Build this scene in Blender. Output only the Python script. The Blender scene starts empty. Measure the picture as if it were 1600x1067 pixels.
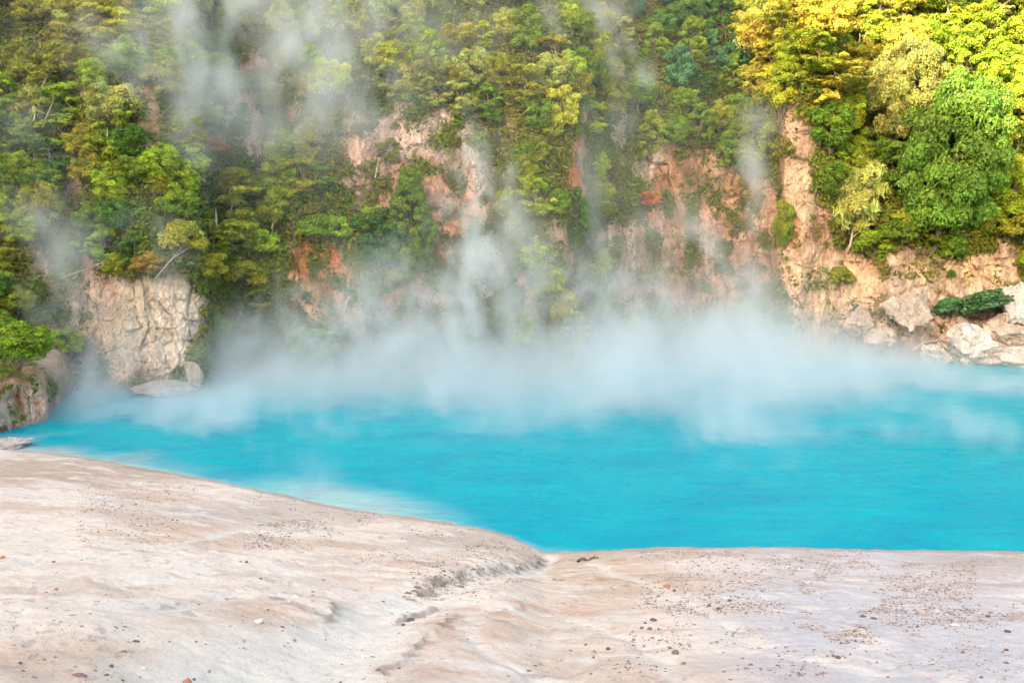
import bpy, math, random
import numpy as np

S = bpy.context.scene
COL = S.collection
rng = np.random.default_rng(7)
random.seed(7)
PI = math.pi

# ------------------------------------------------------------ camera, sky, sun, exposure
CAMZ, PITCH, F = 11.0, math.radians(7.0), 1556.0
cam = bpy.data.objects.new('camera', bpy.data.cameras.new('camera'))
COL.objects.link(cam); S.camera = cam
cam.location = (0, 0, CAMZ); cam.rotation_euler = (PI/2-PITCH, 0, 0)
cam.data.lens = 35.0; cam.data.sensor_width = 36.0; cam.data.clip_start = .1; cam.data.clip_end = 3000

SUN_EL = math.radians(17.0)
SH = np.array([-.62, -.785]); SH /= np.linalg.norm(SH)          # horizontal direction towards the sun
world = bpy.data.worlds.new('World'); S.world = world; world.use_nodes = True
wn = world.node_tree
sky = wn.nodes.new('ShaderNodeTexSky'); sky.sky_type = 'NISHITA'; sky.sun_disc = False
sky.sun_elevation = SUN_EL; sky.sun_rotation = math.atan2(SH[0], SH[1])
sky.air_density = 1.0; sky.dust_density = 2.5; sky.ozone_density = 1.0
warm = wn.nodes.new('ShaderNodeMix'); warm.data_type = 'RGBA'; warm.blend_type = 'MULTIPLY'
warm.inputs[0].default_value = 1.0; warm.inputs[7].default_value = (1.08, .885, .70, 1)
wn.links.new(sky.outputs[0], warm.inputs[6]); wn.links.new(warm.outputs[2], wn.nodes['Background'].inputs[0])
wn.nodes['Background'].inputs[1].default_value = .15
sl = bpy.data.lights.new('sun', 'SUN'); sl.energy = 2.05; sl.angle = math.radians(.5); sl.color = (1.0, .84, .58)
sun = bpy.data.objects.new('sun', sl); COL.objects.link(sun)
from mathutils import Vector
sun.rotation_euler = Vector((SH[0]*math.cos(SUN_EL), SH[1]*math.cos(SUN_EL), math.sin(SUN_EL))).to_track_quat('Z', 'Y').to_euler()
S.view_settings.view_transform = 'Standard'; S.view_settings.look = 'None'
S.view_settings.exposure = 3.15; S.view_settings.gamma = 1.0
S.render.engine = 'CYCLES'
S.cycles.volume_bounces = 3; S.cycles.max_bounces = 6; S.cycles.diffuse_bounces = 3
S.cycles.volume_step_rate = 2.0; S.cycles.volume_max_steps = 256
S.cycles.use_denoising = True; S.cycles.use_adaptive_sampling = True; S.cycles.adaptive_threshold = .02

# ------------------------------------------------------------ helpers
TAB = rng.random((32, 32, 32)).astype('f').ravel()
def _vn(x, y, z):
    i, j, k = np.floor(x).astype(np.int32), np.floor(y).astype(np.int32), np.floor(z).astype(np.int32)
    fx, fy, fz = x-i, y-j, z-k
    fx *= fx*(3-2*fx); fy *= fy*(3-2*fy); fz *= fz*(3-2*fz)
    i0 = (i & 31) << 10; j0 = (j & 31) << 5; k0 = k & 31
    i1 = ((i+1) & 31) << 10; j1 = ((j+1) & 31) << 5; k1 = (k+1) & 31
    def row(a, b):
        p = TAB.take(a+k0); q = TAB.take(b+k0); r = TAB.take(a+k1); t = TAB.take(b+k1)
        p += (q-p)*fy; r += (t-r)*fy; p += (r-p)*fz; return p
    g0 = row(i0+j0, i0+j1); g1 = row(i1+j0, i1+j1)
    return g0+(g1-g0)*fx
def vnoise(x, y, z):
    x, y, z = np.broadcast_arrays(np.asarray(x, 'f'), np.asarray(y, 'f'), np.asarray(z, 'f'))
    sh = x.shape; x, y, z = x.ravel(), y.ravel(), z.ravel(); n = x.size; B = 1 << 15
    if n <= B: return _vn(x.copy(), y.copy(), z.copy()).reshape(sh)
    out = np.empty(n, 'f')
    for a in range(0, n, B): out[a:a+B] = _vn(x[a:a+B], y[a:a+B], z[a:a+B])
    return out.reshape(sh)
def fbm(x, y, z=0., o=4, g=.5):                                   # about -1..1
    s = 0; a = 1; t = 0
    for q in range(o):
        s = s+a*(vnoise(x+q*7.3, y+q*3.1, z+q*5.7)*2-1); t += a; a *= g
        x = np.asarray(x)*2.03; y = np.asarray(y)*2.03; z = np.asarray(z)*2.03
    return s/t*1.5
def ridged(x, y, z=0., o=3):
    s = 0; a = 1; t = 0
    for q in range(o):
        s = s+a*(1-np.abs(vnoise(x+q*7.3, y+q*3.1, z+q*5.7)*2-1)*2); t += a; a *= .5
        x = np.asarray(x)*2.1; y = np.asarray(y)*2.1; z = np.asarray(z)*2.1
    return s/t
def sstep(a, b, x):
    t = np.clip((np.asarray(x, float)-a)/(b-a), 0, 1); return t*t*(3-2*t)

def facets(x, z, cx, cz, seed, tilt=.5):
    """angular blocks: every jittered cell is a tilted plane; returns displacement about -1..1, cell random, edge closeness"""
    a = np.asarray(x, 'f')/cx; b = np.asarray(z, 'f')/cz; i = np.floor(a).astype(np.int32); j = np.floor(b).astype(np.int32)
    b1 = np.full(a.shape, 9., 'f'); b2 = b1.copy(); dsp = np.zeros(a.shape, 'f'); rnd = np.zeros(a.shape, 'f')
    for di in (-1, 0, 1):
        for dj in (-1, 0, 1):
            h = ((i+di)*73+(j+dj)*1931+seed*517) & 32767
            r1, r2, r3, r4, r5 = (TAB.take((h*k+k) & 32767) for k in (1, 3, 7, 11, 13))
            ex, ez = a-(i+di+.15+.7*r1), b-(j+dj+.15+.7*r2); q = ex*ex+ez*ez
            m = q < b1; b2 = np.where(m, b1, np.minimum(b2, q)); b1 = np.where(m, q, b1)
            dsp = np.where(m, (r3-.5)*1.2+tilt*2*((r4-.5)*ex+(r5-.35)*ez), dsp); rnd = np.where(m, r3, rnd)
    return dsp, rnd, np.sqrt(b2)-np.sqrt(b1)

def ray(px, py):
    """direction of a photo pixel as (u = x per y, e = rise per y)"""
    dx = (np.asarray(px, float)-800)/F; dv = (533.5-np.asarray(py, float))/F
    dy = math.cos(PITCH)+dv*math.sin(PITCH); dz = -math.sin(PITCH)+dv*math.cos(PITCH)
    return dx/dy, dz/dy
def project(x, y, z):
    x, y, z = np.asarray(x, float), np.asarray(y, float), np.asarray(z, float)-CAMZ
    f = y*math.cos(PITCH)-z*math.sin(PITCH); up = y*math.sin(PITCH)+z*math.cos(PITCH)
    return 800+F*x/f, 533.5-F*up/f
def pxu(px): return (px-800)/F

def tag(o, label=None, cat=None, group=None, kind=None):
    for k, v in (('label', label), ('category', cat), ('group', group), ('kind', kind)):
        if v: o[k] = v
    return o
def mesh_np(name, co, faces, mat=None, attrs=None, smooth=True, parent=None):
    """co (n,3); faces (m,k) with k 3 or 4, or a list of such arrays"""
    me = bpy.data.meshes.new(name); co = np.asarray(co, 'f')
    fl = faces if isinstance(faces, list) else [faces]
    me.vertices.add(len(co)); me.vertices.foreach_set('co', co.ravel())
    n = sum(f.size for f in fl); m = sum(len(f) for f in fl)
    me.loops.add(n); me.polygons.add(m)
    me.loops.foreach_set('vertex_index', np.concatenate([f.ravel() for f in fl]).astype('i'))
    tot = np.concatenate([np.full(len(f), f.shape[1]) for f in fl])
    me.polygons.foreach_set('loop_start', np.concatenate([[0], np.cumsum(tot)[:-1]]).astype('i'))
    me.polygons.foreach_set('use_smooth', np.full(m, smooth))
    me.update(calc_edges=True)
    for k, v in (attrs or {}).items():
        v = np.asarray(v, 'f')
        if v.ndim == 2:
            a = me.attributes.new(k, 'FLOAT_COLOR', 'POINT')
            a.data.foreach_set('color', np.concatenate([v, np.ones((len(v), 1), 'f')], 1).ravel())
        else:
            a = me.attributes.new(k, 'FLOAT', 'POINT'); a.data.foreach_set('value', v)
    if mat: me.materials.append(mat)
    o = bpy.data.objects.new(name, me); COL.objects.link(o)
    if parent: o.parent = parent
    return o
def grid_faces(nu, nv, flip=False):
    i, j = np.meshgrid(np.arange(nu-1), np.arange(nv-1), indexing='ij'); a = (i*nv+j).ravel()
    f = np.stack([a, a+nv, a+nv+1, a+1], 1)
    return f[:, ::-1] if flip else f

# ------------------------------------------------------------ materials
def new_mat(name):
    m = bpy.data.materials.new(name); m.use_nodes = True
    return m, m.node_tree, m.node_tree.nodes['Principled BSDF']
def nd(nt, t, **kw):
    n = nt.nodes.new(t)
    for k, v in kw.items(): setattr(n, k, v)
    return n
def mix(nt, fac, a, b, mode='MIX'):
    m = nd(nt, 'ShaderNodeMix', data_type='RGBA', blend_type=mode)
    for s, v in ((0, fac), (6, a), (7, b)):
        if isinstance(v, bpy.types.NodeSocket): nt.links.new(v, m.inputs[s])
        else: m.inputs[s].default_value = (*v, 1) if isinstance(v, tuple) else v
    return m.outputs[2]
def noise(nt, scale, detail=5, rough=.6, vec=None, stretch=None, dist=0):
    n = nd(nt, 'ShaderNodeTexNoise'); n.inputs['Scale'].default_value = scale
    n.inputs['Detail'].default_value = detail; n.inputs['Roughness'].default_value = rough; n.inputs['Distortion'].default_value = dist
    tc = nd(nt, 'ShaderNodeTexCoord'); src = tc.outputs['Object']
    if stretch:
        mp = nd(nt, 'ShaderNodeMapping'); mp.inputs['Scale'].default_value = stretch
        nt.links.new(src, mp.inputs[0]); src = mp.outputs[0]
    nt.links.new(src, n.inputs['Vector'])
    return n.outputs['Fac']
def ramp(nt, fac, *stops):
    r = nd(nt, 'ShaderNodeValToRGB'); nt.links.new(fac, r.inputs[0])
    while len(r.color_ramp.elements) < len(stops): r.color_ramp.elements.new(.5)
    for e, (p, c) in zip(r.color_ramp.elements, stops):
        e.position = p; e.color = (*c, 1) if isinstance(c, tuple) else (c, c, c, 1)
    return r.outputs[0]
def attr(nt, name): 
    a = nd(nt, 'ShaderNodeAttribute', attribute_name=name); return a.outputs['Color']
def bump(nt, bsdf, h, strength, dist, prev=None):
    b = nd(nt, 'ShaderNodeBump'); b.inputs['Strength'].default_value = strength; b.inputs['Distance'].default_value = dist
    nt.links.new(h, b.inputs['Height'])
    if prev: nt.links.new(prev, b.inputs['Normal'])
    nt.links.new(b.outputs[0], bsdf.inputs['Normal']); return b.outputs[0]

def rock_material(name, use_attr=True, base=(.42, .31, .25)):
    m, nt, b = new_mat(name)
    c = attr(nt, 'tint') if use_attr else None
    n1 = noise(nt, .55, 6, .65, stretch=(1, 1, .45), dist=.6); n2 = noise(nt, 3.2, 6, .7, stretch=(1, 1, .5))
    src = c if use_attr else base
    v = mix(nt, 1.0, src, ramp(nt, n1, (.3, (.72, .68, .66)), (.5, (1.08, 1.04, 1.0)), (.72, (1.4, 1.38, 1.32))), 'MULTIPLY')
    v = mix(nt, 1.0, v, ramp(nt, n2, (.28, (.50, .47, .44)), (.45, (1.0, .98, .97)), (.7, (1.28, 1.26, 1.24))), 'MULTIPLY')
    v = mix(nt, 1.0, v, ramp(nt, noise(nt, 11, 5, .75, stretch=(1, 1, .4)), (.30, (.55, .52, .50)), (.44, (1., .99, .98)), (.7, (1.16, 1.16, 1.15))), 'MULTIPLY')
    nt.links.new(v, b.inputs['Base Color']); b.inputs['Roughness'].default_value = .9; b.inputs['Specular IOR Level'].default_value = .2
    vo = nd(nt, 'ShaderNodeTexVoronoi', feature='DISTANCE_TO_EDGE'); vo.inputs['Scale'].default_value = 1.3
    tc = nd(nt, 'ShaderNodeTexCoord'); mp = nd(nt, 'ShaderNodeMapping'); mp.inputs['Scale'].default_value = (1, 1, .5)
    ds = nd(nt, 'ShaderNodeMix', data_type='RGBA'); ds.inputs[0].default_value = .22
    nz = nd(nt, 'ShaderNodeTexNoise'); nz.inputs['Scale'].default_value = 1.2; nz.inputs['Detail'].default_value = 5
    nt.links.new(tc.outputs['Object'], mp.inputs[0]); nt.links.new(mp.outputs[0], nz.inputs['Vector']); nt.links.new(mp.outputs[0], ds.inputs[6]); nt.links.new(nz.outputs['Color'], ds.inputs[7])
    nt.links.new(ds.outputs[2], vo.inputs['Vector'])
    crack = ramp(nt, vo.outputs[0], (0, 0.), (.05, 1.))
    v = mix(nt, .16, v, mix(nt, 1.0, v, crack, 'MULTIPLY')); nt.links.new(v, b.inputs['Base Color'])
    p = bump(nt, b, noise(nt, 1.1, 8, .72, stretch=(1, 1, .5), dist=.5), 1.0, .7)
    p = bump(nt, b, crack, .2, .12, p)
    bump(nt, b, noise(nt, 7, 5, .75), .8, .12, p)
    return m
M_cliff = rock_material('cliff_rock')
M_boulder = rock_material('boulder_rock', False, (.54, .545, .56))
M_pinkrock = rock_material('pink_boulder_rock', False, (.45, .42, .39))

def foliage_material():
    m, nt, b = new_mat('foliage')
    oi = nd(nt, 'ShaderNodeObjectInfo')
    v = mix(nt, 1.0, oi.outputs['Color'], attr(nt, 'leaf'), 'MULTIPLY')
    nt.links.new(v, b.inputs['Base Color']); b.inputs['Roughness'].default_value = .55; b.inputs['Specular IOR Level'].default_value = .3
    tr = nd(nt, 'ShaderNodeBsdfTranslucent'); nt.links.new(v, tr.inputs[0])
    ms = nd(nt, 'ShaderNodeMixShader'); ms.inputs[0].default_value = .33
    nt.links.new(b.outputs[0], ms.inputs[1]); nt.links.new(tr.outputs[0], ms.inputs[2])
    nt.links.new(ms.outputs[0], nt.nodes['Material Output'].inputs[0])
    return m
M_leaf = foliage_material()
def bark_material(name, a, c):
    m, nt, b = new_mat(name)
    nt.links.new(ramp(nt, noise(nt, 6, 4, .6, stretch=(1, 1, .3)), (.35, a), (.65, c)), b.inputs['Base Color'])
    b.inputs['Roughness'].default_value = .9
    bump(nt, b, noise(nt, 20, 3, .6, stretch=(1, 1, .25)), .5, .03)
    return m
M_bark = bark_material('brown_bark', (.08, .055, .04), (.2, .15, .11))
M_pale = bark_material('pale_bark', (.25, .2, .15), (.48, .41, .33))
M_wood = bark_material('weathered_wood', (.16, .13, .11), (.4, .36, .32))

def ground_material():
    m, nt, b = new_mat('silt_ground')
    c = attr(nt, 'tint')
    v = mix(nt, 1.0, c, ramp(nt, noise(nt, 2.2, 8, .68), (.3, (.90, .86, .83)), (.52, (1, .99, .98)), (.75, (1.08, 1.08, 1.08))), 'MULTIPLY')
    v = mix(nt, 1.0, v, ramp(nt, noise(nt, 12, 6, .8), (.30, (.62, .55, .52)), (.42, (.97, .96, .95)), (.7, (1.07, 1.07, 1.07))), 'MULTIPLY')
    v = mix(nt, 1.0, v, ramp(nt, noise(nt, 45, 4, .8), (.30, (.60, .55, .53)), (.40, (1, 1, 1))), 'MULTIPLY')
    nt.links.new(v, b.inputs['Base Color']); b.inputs['Roughness'].default_value = .85; b.inputs['Specular IOR Level'].default_value = .25
    p = bump(nt, b, noise(nt, 3, 8, .7), .8, .14)
    bump(nt, b, noise(nt, 22, 6, .75), .8, .03, p)
    return m
M_ground = ground_material()

def water_material():
    m, nt, b = new_mat('turquoise_water')
    c = attr(nt, 'tint')
    v = mix(nt, 1.0, c, ramp(nt, noise(nt, .30, 9, .72, stretch=(.6, 1.3, 1), dist=.8), (.34, (1, .84, .93)), (.5, (1, 1, 1)), (.66, (1, 1.14, 1.05))), 'MULTIPLY')
    v = mix(nt, 1.0, v, ramp(nt, noise(nt, 3.0, 6, .75, stretch=(.7, 1.5, 1), dist=1.), (.35, (1, .90, .93)), (.65, (1, 1.09, 1.06))), 'MULTIPLY')  # light and dark of fine ripples painted into the water colour
    nt.links.new(v, b.inputs['Base Color']); b.inputs['Roughness'].default_value = .18
    b.inputs['IOR'].default_value = 1.33; b.inputs['Specular IOR Level'].default_value = .05
    p = bump(nt, b, noise(nt, 1.6, 4, .6, stretch=(.8, 1.3, 1), dist=.9), .55, .10)
    bump(nt, b, noise(nt, 6.0, 5, .7, stretch=(.8, 1.3, 1), dist=.6), .6, .035, p)
    return m
M_water = water_material()
def stone_material(name, a, c):
    m, nt, b = new_mat(name)
    oi = nd(nt, 'ShaderNodeObjectInfo')
    v = mix(nt, 1.0, ramp(nt, noise(nt, 9, 5, .7), (.3, a), (.7, c)), oi.outputs['Color'], 'MULTIPLY')
    nt.links.new(v, b.inputs['Base Color']); b.inputs['Roughness'].default_value = .9
    bump(nt, b, noise(nt, 30, 4, .7), .6, .02)
    return m
M_stone = stone_material('stone', (.6, .6, .6), (1, 1, 1))
def hill_material():
    m, nt, b = new_mat('forested_hill')
    nt.links.new(ramp(nt, noise(nt, .12, 8, .7), (.3, (.03, .05, .015)), (.7, (.09, .12, .03))), b.inputs['Base Color'])
    b.inputs['Roughness'].default_value = 1
    return m
M_hill = hill_material()

# ------------------------------------------------------------ cliff surface: y = Y(u, z), u = x / y
CP = [(-1300, 34, 7), (-700, 42, 7), (-300, 50, 7), (-120, 56, 6.5), (0, 61, 6.5), (80, 63, 8), (130, 64, 9.5), (165, 63, 10), (230, 62.4, 10.3), (300, 63.5, 10.3),
      (311, 64.3, 10.3), (318, 69.5, 9.5), (360, 71, 8), (420, 71, 8.5), (470, 70, 11), (560, 71, 15), (600, 72.5, 18), (780, 73.5, 19), (815, 70.5, 13),
      (880, 71, 12), (905, 74, 14), (940, 80, 17), (1010, 83, 18), (1100, 85, 17), (1180, 85, 16), (1203, 83, 18), (1214, 78.5, 22), (1250, 76.4, 23),
      (1290, 77.2, 20), (1318, 79.5, 12), (1350, 79, 10), (1385, 76.5, 9.3), (1440, 77.2, 9), (1500, 77, 9.2), (1560, 77.6, 9.6), (1600, 76.5, 9.5), (1800, 70, 9), (2200, 62, 9), (2900, 50, 9)]
CP = np.array(CP, float)
def Yc(u, z, detail=True):
    u = np.asarray(u, float); z = np.asarray(z, float)
    px = 800+F*u
    shelf = np.interp(px, [-1300, -300, 0, 60, 105], [0, 7, 10, 9, 0])*(1-sstep(2.0+.5*fbm(u*40, 0, 2., 2), 3.2, z))
    wob = 9*fbm(u*12, z*.16, 3.3, 2)                                 # edges of the folds wander with height
    y0 = np.interp(px+wob, CP[:, 0], CP[:, 1]); zb = np.interp(px+wob, CP[:, 0], CP[:, 2])
    x = u*y0
    y = y0-shelf+.16*z+.52*np.log1p(np.exp(np.clip((z-zb)/1.2, -30, 30)))*1.2
    fade = sstep(-1, 3, z)
    y = y-1.3*fbm(x*.16, z*.10, 1.7, 2)*fade-2.6*fbm(x*.06, z*.05, 9.1, 2)*sstep(zb-2, zb+6, z)
    if detail:
        rock = 1-.5*sstep(zb, zb+5, z)
        y = y-rock*(.6*ridged(x*.28+.6*fbm(x*.3, z*.3, 4., 2), z*.10, 2.2, 3)-.2)
        xw, zw = x+.35*fbm(x*.8, z*.5, 1., 3), z+.5*fbm(x*.5, z*.5, 8., 3)
        f1, r1, e1 = facets(xw, zw, 2.6, 4.2, 1); f2, r2, e2 = facets(xw+.2*z, zw, .95, 1.5, 2); f3, r3, e3 = facets(xw-.3*z, zw, .38, .55, 3)
        y = y-rock*(.42*f1+.24*f2+.13*f3)+rock*(.20*(1-sstep(0, .10, e1))*(r2 > .4)+.16*(1-sstep(0, .2, e2))*(r3 > .3)+.06*(1-sstep(0, .25, e3)))
        y = y-rock*(.12*fbm(x*1.5, z*1.1, 8.8, 4)+.07*fbm(x*5, z*3, 2.8, 3))
        led = z*.42+.12*x+2.6*fbm(x*.14, z*.13, 5.5, 3); led = led-np.floor(led)  # ledges
        y = y+rock*.28*sstep(-.1, .5, fbm(x*.25, z*.25, 15.5, 2))*(sstep(0, .8, led)*(1-sstep(.8, 1., led)))
    return y
def hit(px, py):
    """where photo pixels meet the cliff surface"""
    u, e = ray(px, py); u = np.atleast_1d(u); e = np.atleast_1d(e)
    ys = np.linspace(45, 130, 341)[None, :]
    d = ys-Yc(u[:, None], CAMZ+ys*e[:, None], False)
    k = np.argmax(d > 0, 1)
    y = np.take(ys[0], k)-.12
    return np.stack([u*y, y, CAMZ+e*y], 1)

def ell(px, py, cx, cy, rx, ry, soft=.35, rot=0.):
    c, s = math.cos(math.radians(rot)), math.sin(math.radians(rot))
    dx, dy = px-cx, py-cy
    a = (dx*c+dy*s)/rx; b = (-dx*s+dy*c)/ry
    r = np.sqrt(a*a+b*b)
    return 1-sstep(1-soft, 1+soft, r)
# bare rock (cx, cy, rx, ry, rot) in photo pixels; used to know where nothing grows
BARE = [(625, 285, 52, 48, 0), (560, 320, 14, 60, 0), (668, 300, 30, 60, 0), (430, 250, 14, 40, 0), (120, 300, 12, 40, 10), (60, 410, 14, 40, 0), (235, 505, 82, 100, 0), (300, 470, 16, 90, 0), (132, 475, 44, 90, 12), (140, 590, 75, 60, 0), (225, 200, 26, 60, 0), (385, 195, 32, 40, 0), (384, 95, 16, 42, 0), (40, 640, 60, 45, 0), (500, 425, 48, 62, 0),
        (600, 210, 75, 45, -8), (690, 215, 60, 50, 0), (555, 240, 26, 45, 0), (725, 310, 48, 130, -8), (690, 350, 30, 60, 0), (640, 480, 110, 40, 0), (765, 420, 28, 60, 0),
        (905, 255, 13, 60, 0), (978, 215, 14, 62, -12), (1015, 265, 34, 36, 0), (1030, 330, 34, 60, 0), (1000, 420, 75, 75, 0), (1090, 300, 60, 70, 0), (1120, 420, 90, 90, 0), (1160, 330, 50, 60, 0),
        (1252, 245, 27, 90, 0), (1258, 390, 48, 130, 0), (1310, 450, 80, 55, 0), (1420, 480, 50, 50, 0), (1495, 428, 100, 42, 0), (1575, 400, 28, 62, 0), (1540, 520, 90, 50, 0), (820, 440, 12, 50, -25), (845, 480, 16, 30, 0), (893, 440, 9, 60, 0), (1400, 540, 200, 50, 0)]
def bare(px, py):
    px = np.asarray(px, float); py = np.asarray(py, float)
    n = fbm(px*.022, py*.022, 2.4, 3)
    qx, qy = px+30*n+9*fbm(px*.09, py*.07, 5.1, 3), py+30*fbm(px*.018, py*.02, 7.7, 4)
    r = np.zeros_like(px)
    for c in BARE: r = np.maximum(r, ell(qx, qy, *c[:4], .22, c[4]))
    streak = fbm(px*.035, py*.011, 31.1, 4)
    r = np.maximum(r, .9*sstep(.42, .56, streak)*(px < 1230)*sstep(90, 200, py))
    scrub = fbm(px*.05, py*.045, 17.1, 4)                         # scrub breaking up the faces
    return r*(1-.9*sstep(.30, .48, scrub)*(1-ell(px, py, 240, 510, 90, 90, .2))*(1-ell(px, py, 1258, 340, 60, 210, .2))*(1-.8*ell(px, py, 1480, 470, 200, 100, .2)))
def veg(px, py): return bare(px, py) < .45

# colour patches of the rock: (cx, cy, rx, ry, colour, strength)
WHITE, CREAM, PINK, SALMON, ORANGE, BROWN, MOSS, GREY = (.68, .62, .57), (.60, .53, .40), (.56, .43, .36), (.56, .32, .22), (.62, .20, .055), (.22, .14, .09), (.13, .14, .04), (.42, .40, .39)
PATCH = [(690, 200, 90, 60, WHITE, .8), (735, 250, 30, 120, WHITE, .85), (600, 210, 90, 50, PINK, .7), (700, 340, 45, 90, SALMON, .85), (770, 400, 40, 70, WHITE, .5),
         (235, 500, 90, 110, (.64, .58, .47), .9), (270, 520, 40, 90, WHITE, .8), (200, 470, 22, 70, WHITE, .6), (190, 520, 30, 70, CREAM, .6), (130, 440, 50, 60, PINK, .8), (150, 590, 80, 50, PINK, .7), (245, 600, 70, 18, BROWN, .65), (500, 420, 60, 75, (.60, .33, .16), .9), (528, 400, 17, 55, ORANGE, .95), (480, 405, 22, 30, ORANGE, .6),
         (905, 240, 16, 60, ORANGE, .7), (1010, 310, 40, 28, ORANGE, .75), (1000, 345, 50, 30, (.45, .2, .07), .7), (1060, 270, 40, 40, (.42, .2, .09), .6), (1160, 330, 60, 70, (.42, .27, .2), .7), (1020, 420, 90, 90, (.44, .32, .27), .7), (1120, 400, 90, 90, (.42, .28, .22), .6),
         (1255, 240, 24, 90, (.58, .43, .34), .9), (1240, 380, 60, 140, (.54, .40, .30), .9), (1285, 330, 18, 60, (.50, .22, .16), .6), (1250, 380, 22, 60, (.55, .25, .15), .5), (1262, 300, 18, 40, (.55, .5, .36), .6), (1310, 450, 90, 60, (.60, .48, .35), .8), (1490, 420, 90, 40, (.60, .46, .31), .9), (1420, 480, 60, 55, (.60, .50, .45), .9),
         (1550, 510, 100, 60, WHITE, .6), (820, 440, 14, 60, (.6, .34, .22), .8), (978, 215, 20, 60, WHITE, .6), (1015, 260, 30, 30, WHITE, .5), (385, 200, 40, 45, (.55, .36, .32), .8), (225, 205, 30, 60, (.55, .38, .28), .8), (40, 640, 100, 75, (.60, .42, .35), .95), (30, 625, 60, 16, (.50, .22, .14), .8), (50, 690, 90, 26, WHITE, .85), (8, 655, 12, 40, WHITE, .9), (45, 655, 12, 44, WHITE, .9), (80, 650, 12, 40, PINK, .9), (20, 685, 70, 14, WHITE, .9), (560, 250, 30, 50, (.60, .42, .38), .8)]
def rock_tint(px, py, x, z):
    c = np.zeros(px.shape+(3,))+np.array((.40, .29, .23))
    qx, qy = px+22*fbm(px*.03, py*.02, 1.1, 5), py+34*fbm(px*.03, py*.015, 4.4, 4)
    for cx, cy, rx, ry, k, s in PATCH:
        w = (ell(qx, qy, cx, cy, rx, ry, .5)*s)[..., None]; c = c*(1-w)+np.array(k)*w
    st = sstep(.25, .8, fbm(x*1.3, z*.12, 3.9, 4))[..., None]*.45     # dark streaks of run-off
    c = c*(1-st)+np.array((.22, .17, .10))*st
    ws = sstep(.3, .8, fbm(x*1.1+40, z*.1, 7.9, 4))[..., None]*.5     # white streaks
    c = c*(1-ws)+np.array((.66, .60, .55))*ws
    ms = sstep(.15, .7, fbm(x*.45, z*.5, 12.1, 5))[..., None]*.55      # mossy patches
    c = c*(1-ms)+np.array(MOSS)*ms
    xw, zw = x+.35*fbm(x*.8, z*.5, 1., 3), z+.5*fbm(x*.5, z*.5, 8., 3)
    f2, r2, e2 = facets(xw+.2*z, zw, .95, 1.5, 2)
    c = c*(.82+.36*r2)[..., None]
    b = bare(px, py)[..., None]
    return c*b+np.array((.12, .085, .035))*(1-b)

uu = np.concatenate([np.linspace(-1.35, -.58, 90), np.linspace(-.575, .575, 920), np.linspace(.58, 1.35, 90)])
zz = np.concatenate([np.linspace(-3, 22, 300), np.linspace(22.2, 34, 70), np.linspace(34.6, 60, 30)])
U, Z = np.meshgrid(uu, zz, indexing='ij'); Y = Yc(U, Z)
X = U*Y
PX, PY = project(X, Y, Z)
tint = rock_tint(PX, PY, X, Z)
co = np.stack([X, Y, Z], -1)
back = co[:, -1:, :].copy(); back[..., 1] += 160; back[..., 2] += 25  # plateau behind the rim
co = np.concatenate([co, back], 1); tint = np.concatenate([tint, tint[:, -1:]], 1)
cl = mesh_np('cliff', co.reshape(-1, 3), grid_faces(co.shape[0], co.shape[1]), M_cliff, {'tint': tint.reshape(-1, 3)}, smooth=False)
tag(cl, kind='structure')

# ------------------------------------------------------------ near bank of pale silt: polar sheet round the camera foot
SHORE = np.array([(-900, 640), (-400, 676), (-100, 694), (0, 700), (60, 706), (130, 714), (200, 727), (300, 744), (400, 764), (450, 775), (500, 786), (560, 797), (640, 807), (700, 816), (760, 827),
                  (800, 839), (825, 851), (850, 861), (900, 862), (950, 859), (1040, 855), (1200, 854), (1330, 857), (1400, 859), (1500, 860), (1600, 862), (1800, 866), (2300, 885), (3200, 930)], float)
FOOT = 9.0
sx_ = np.linspace(-900, 3200, 1200); su, se = ray(sx_, np.interp(sx_, SHORE[:, 0], SHORE[:, 1]))
sy = -CAMZ/se; sxw = su*sy
sth = np.arctan2(sxw, sy); sR = np.hypot(sxw, sy)
def Rs(th): return np.interp(th, sth, sR)
def gbase(x, y):
    th = np.arctan2(x, y); r = np.hypot(x, y); R = Rs(th)
    w = sstep(math.radians(58), math.radians(80), np.abs(th))
    q = r/R
    z = FOOT*(1-np.where(q < 1, np.clip(q, 1e-6, None)**.8, 1+(q-1)*.9))
    return z*(1-w)+FOOT*w, q
def ghit(px, py):
    u, e = ray(px, py); u, e = np.atleast_1d(u), np.atleast_1d(e)
    ys = np.linspace(3, 60, 2000)[None, :]
    z = CAMZ+ys*e[:, None]; g, q = gbase(u[:, None]*ys, ys)
    k = np.argmax(z < g, 1); y = ys[0][k]
    return np.stack([u*y, y], 1)
def polyw(pts): return ghit([p[0] for p in pts], [p[1] for p in pts])
def dpoly(x, y, P):
    """distance to polyline, signed side (+ left of travel), and parameter 0..1"""
    best = np.full(x.shape, 1e9); side = np.zeros(x.shape); par = np.zeros(x.shape)
    n = len(P)-1
    for i in range(n):
        a, b = P[i], P[i+1]; d = b-a; L = max(d@d, 1e-9)
        t = np.clip(((x-a[0])*d[0]+(y-a[1])*d[1])/L, 0, 1)
        ex, ey = x-a[0]-t*d[0], y-a[1]-t*d[1]; q = np.hypot(ex, ey)
        m = q < best
        best = np.where(m, q, best); side = np.where(m, np.sign(d[0]*ey-d[1]*ex), side); par = np.where(m, (i+t)/n, par)
    return best, side, par
GULLY = polyw([(862, 866), (838, 878), (800, 888), (740, 902), (690, 918), (650, 938), (600, 958), (560, 985), (500, 1012), (440, 1040), (360, 1066)])
BANKS = polyw([(850, 868), (800, 880), (740, 893), (690, 908), (640, 924)])
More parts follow.
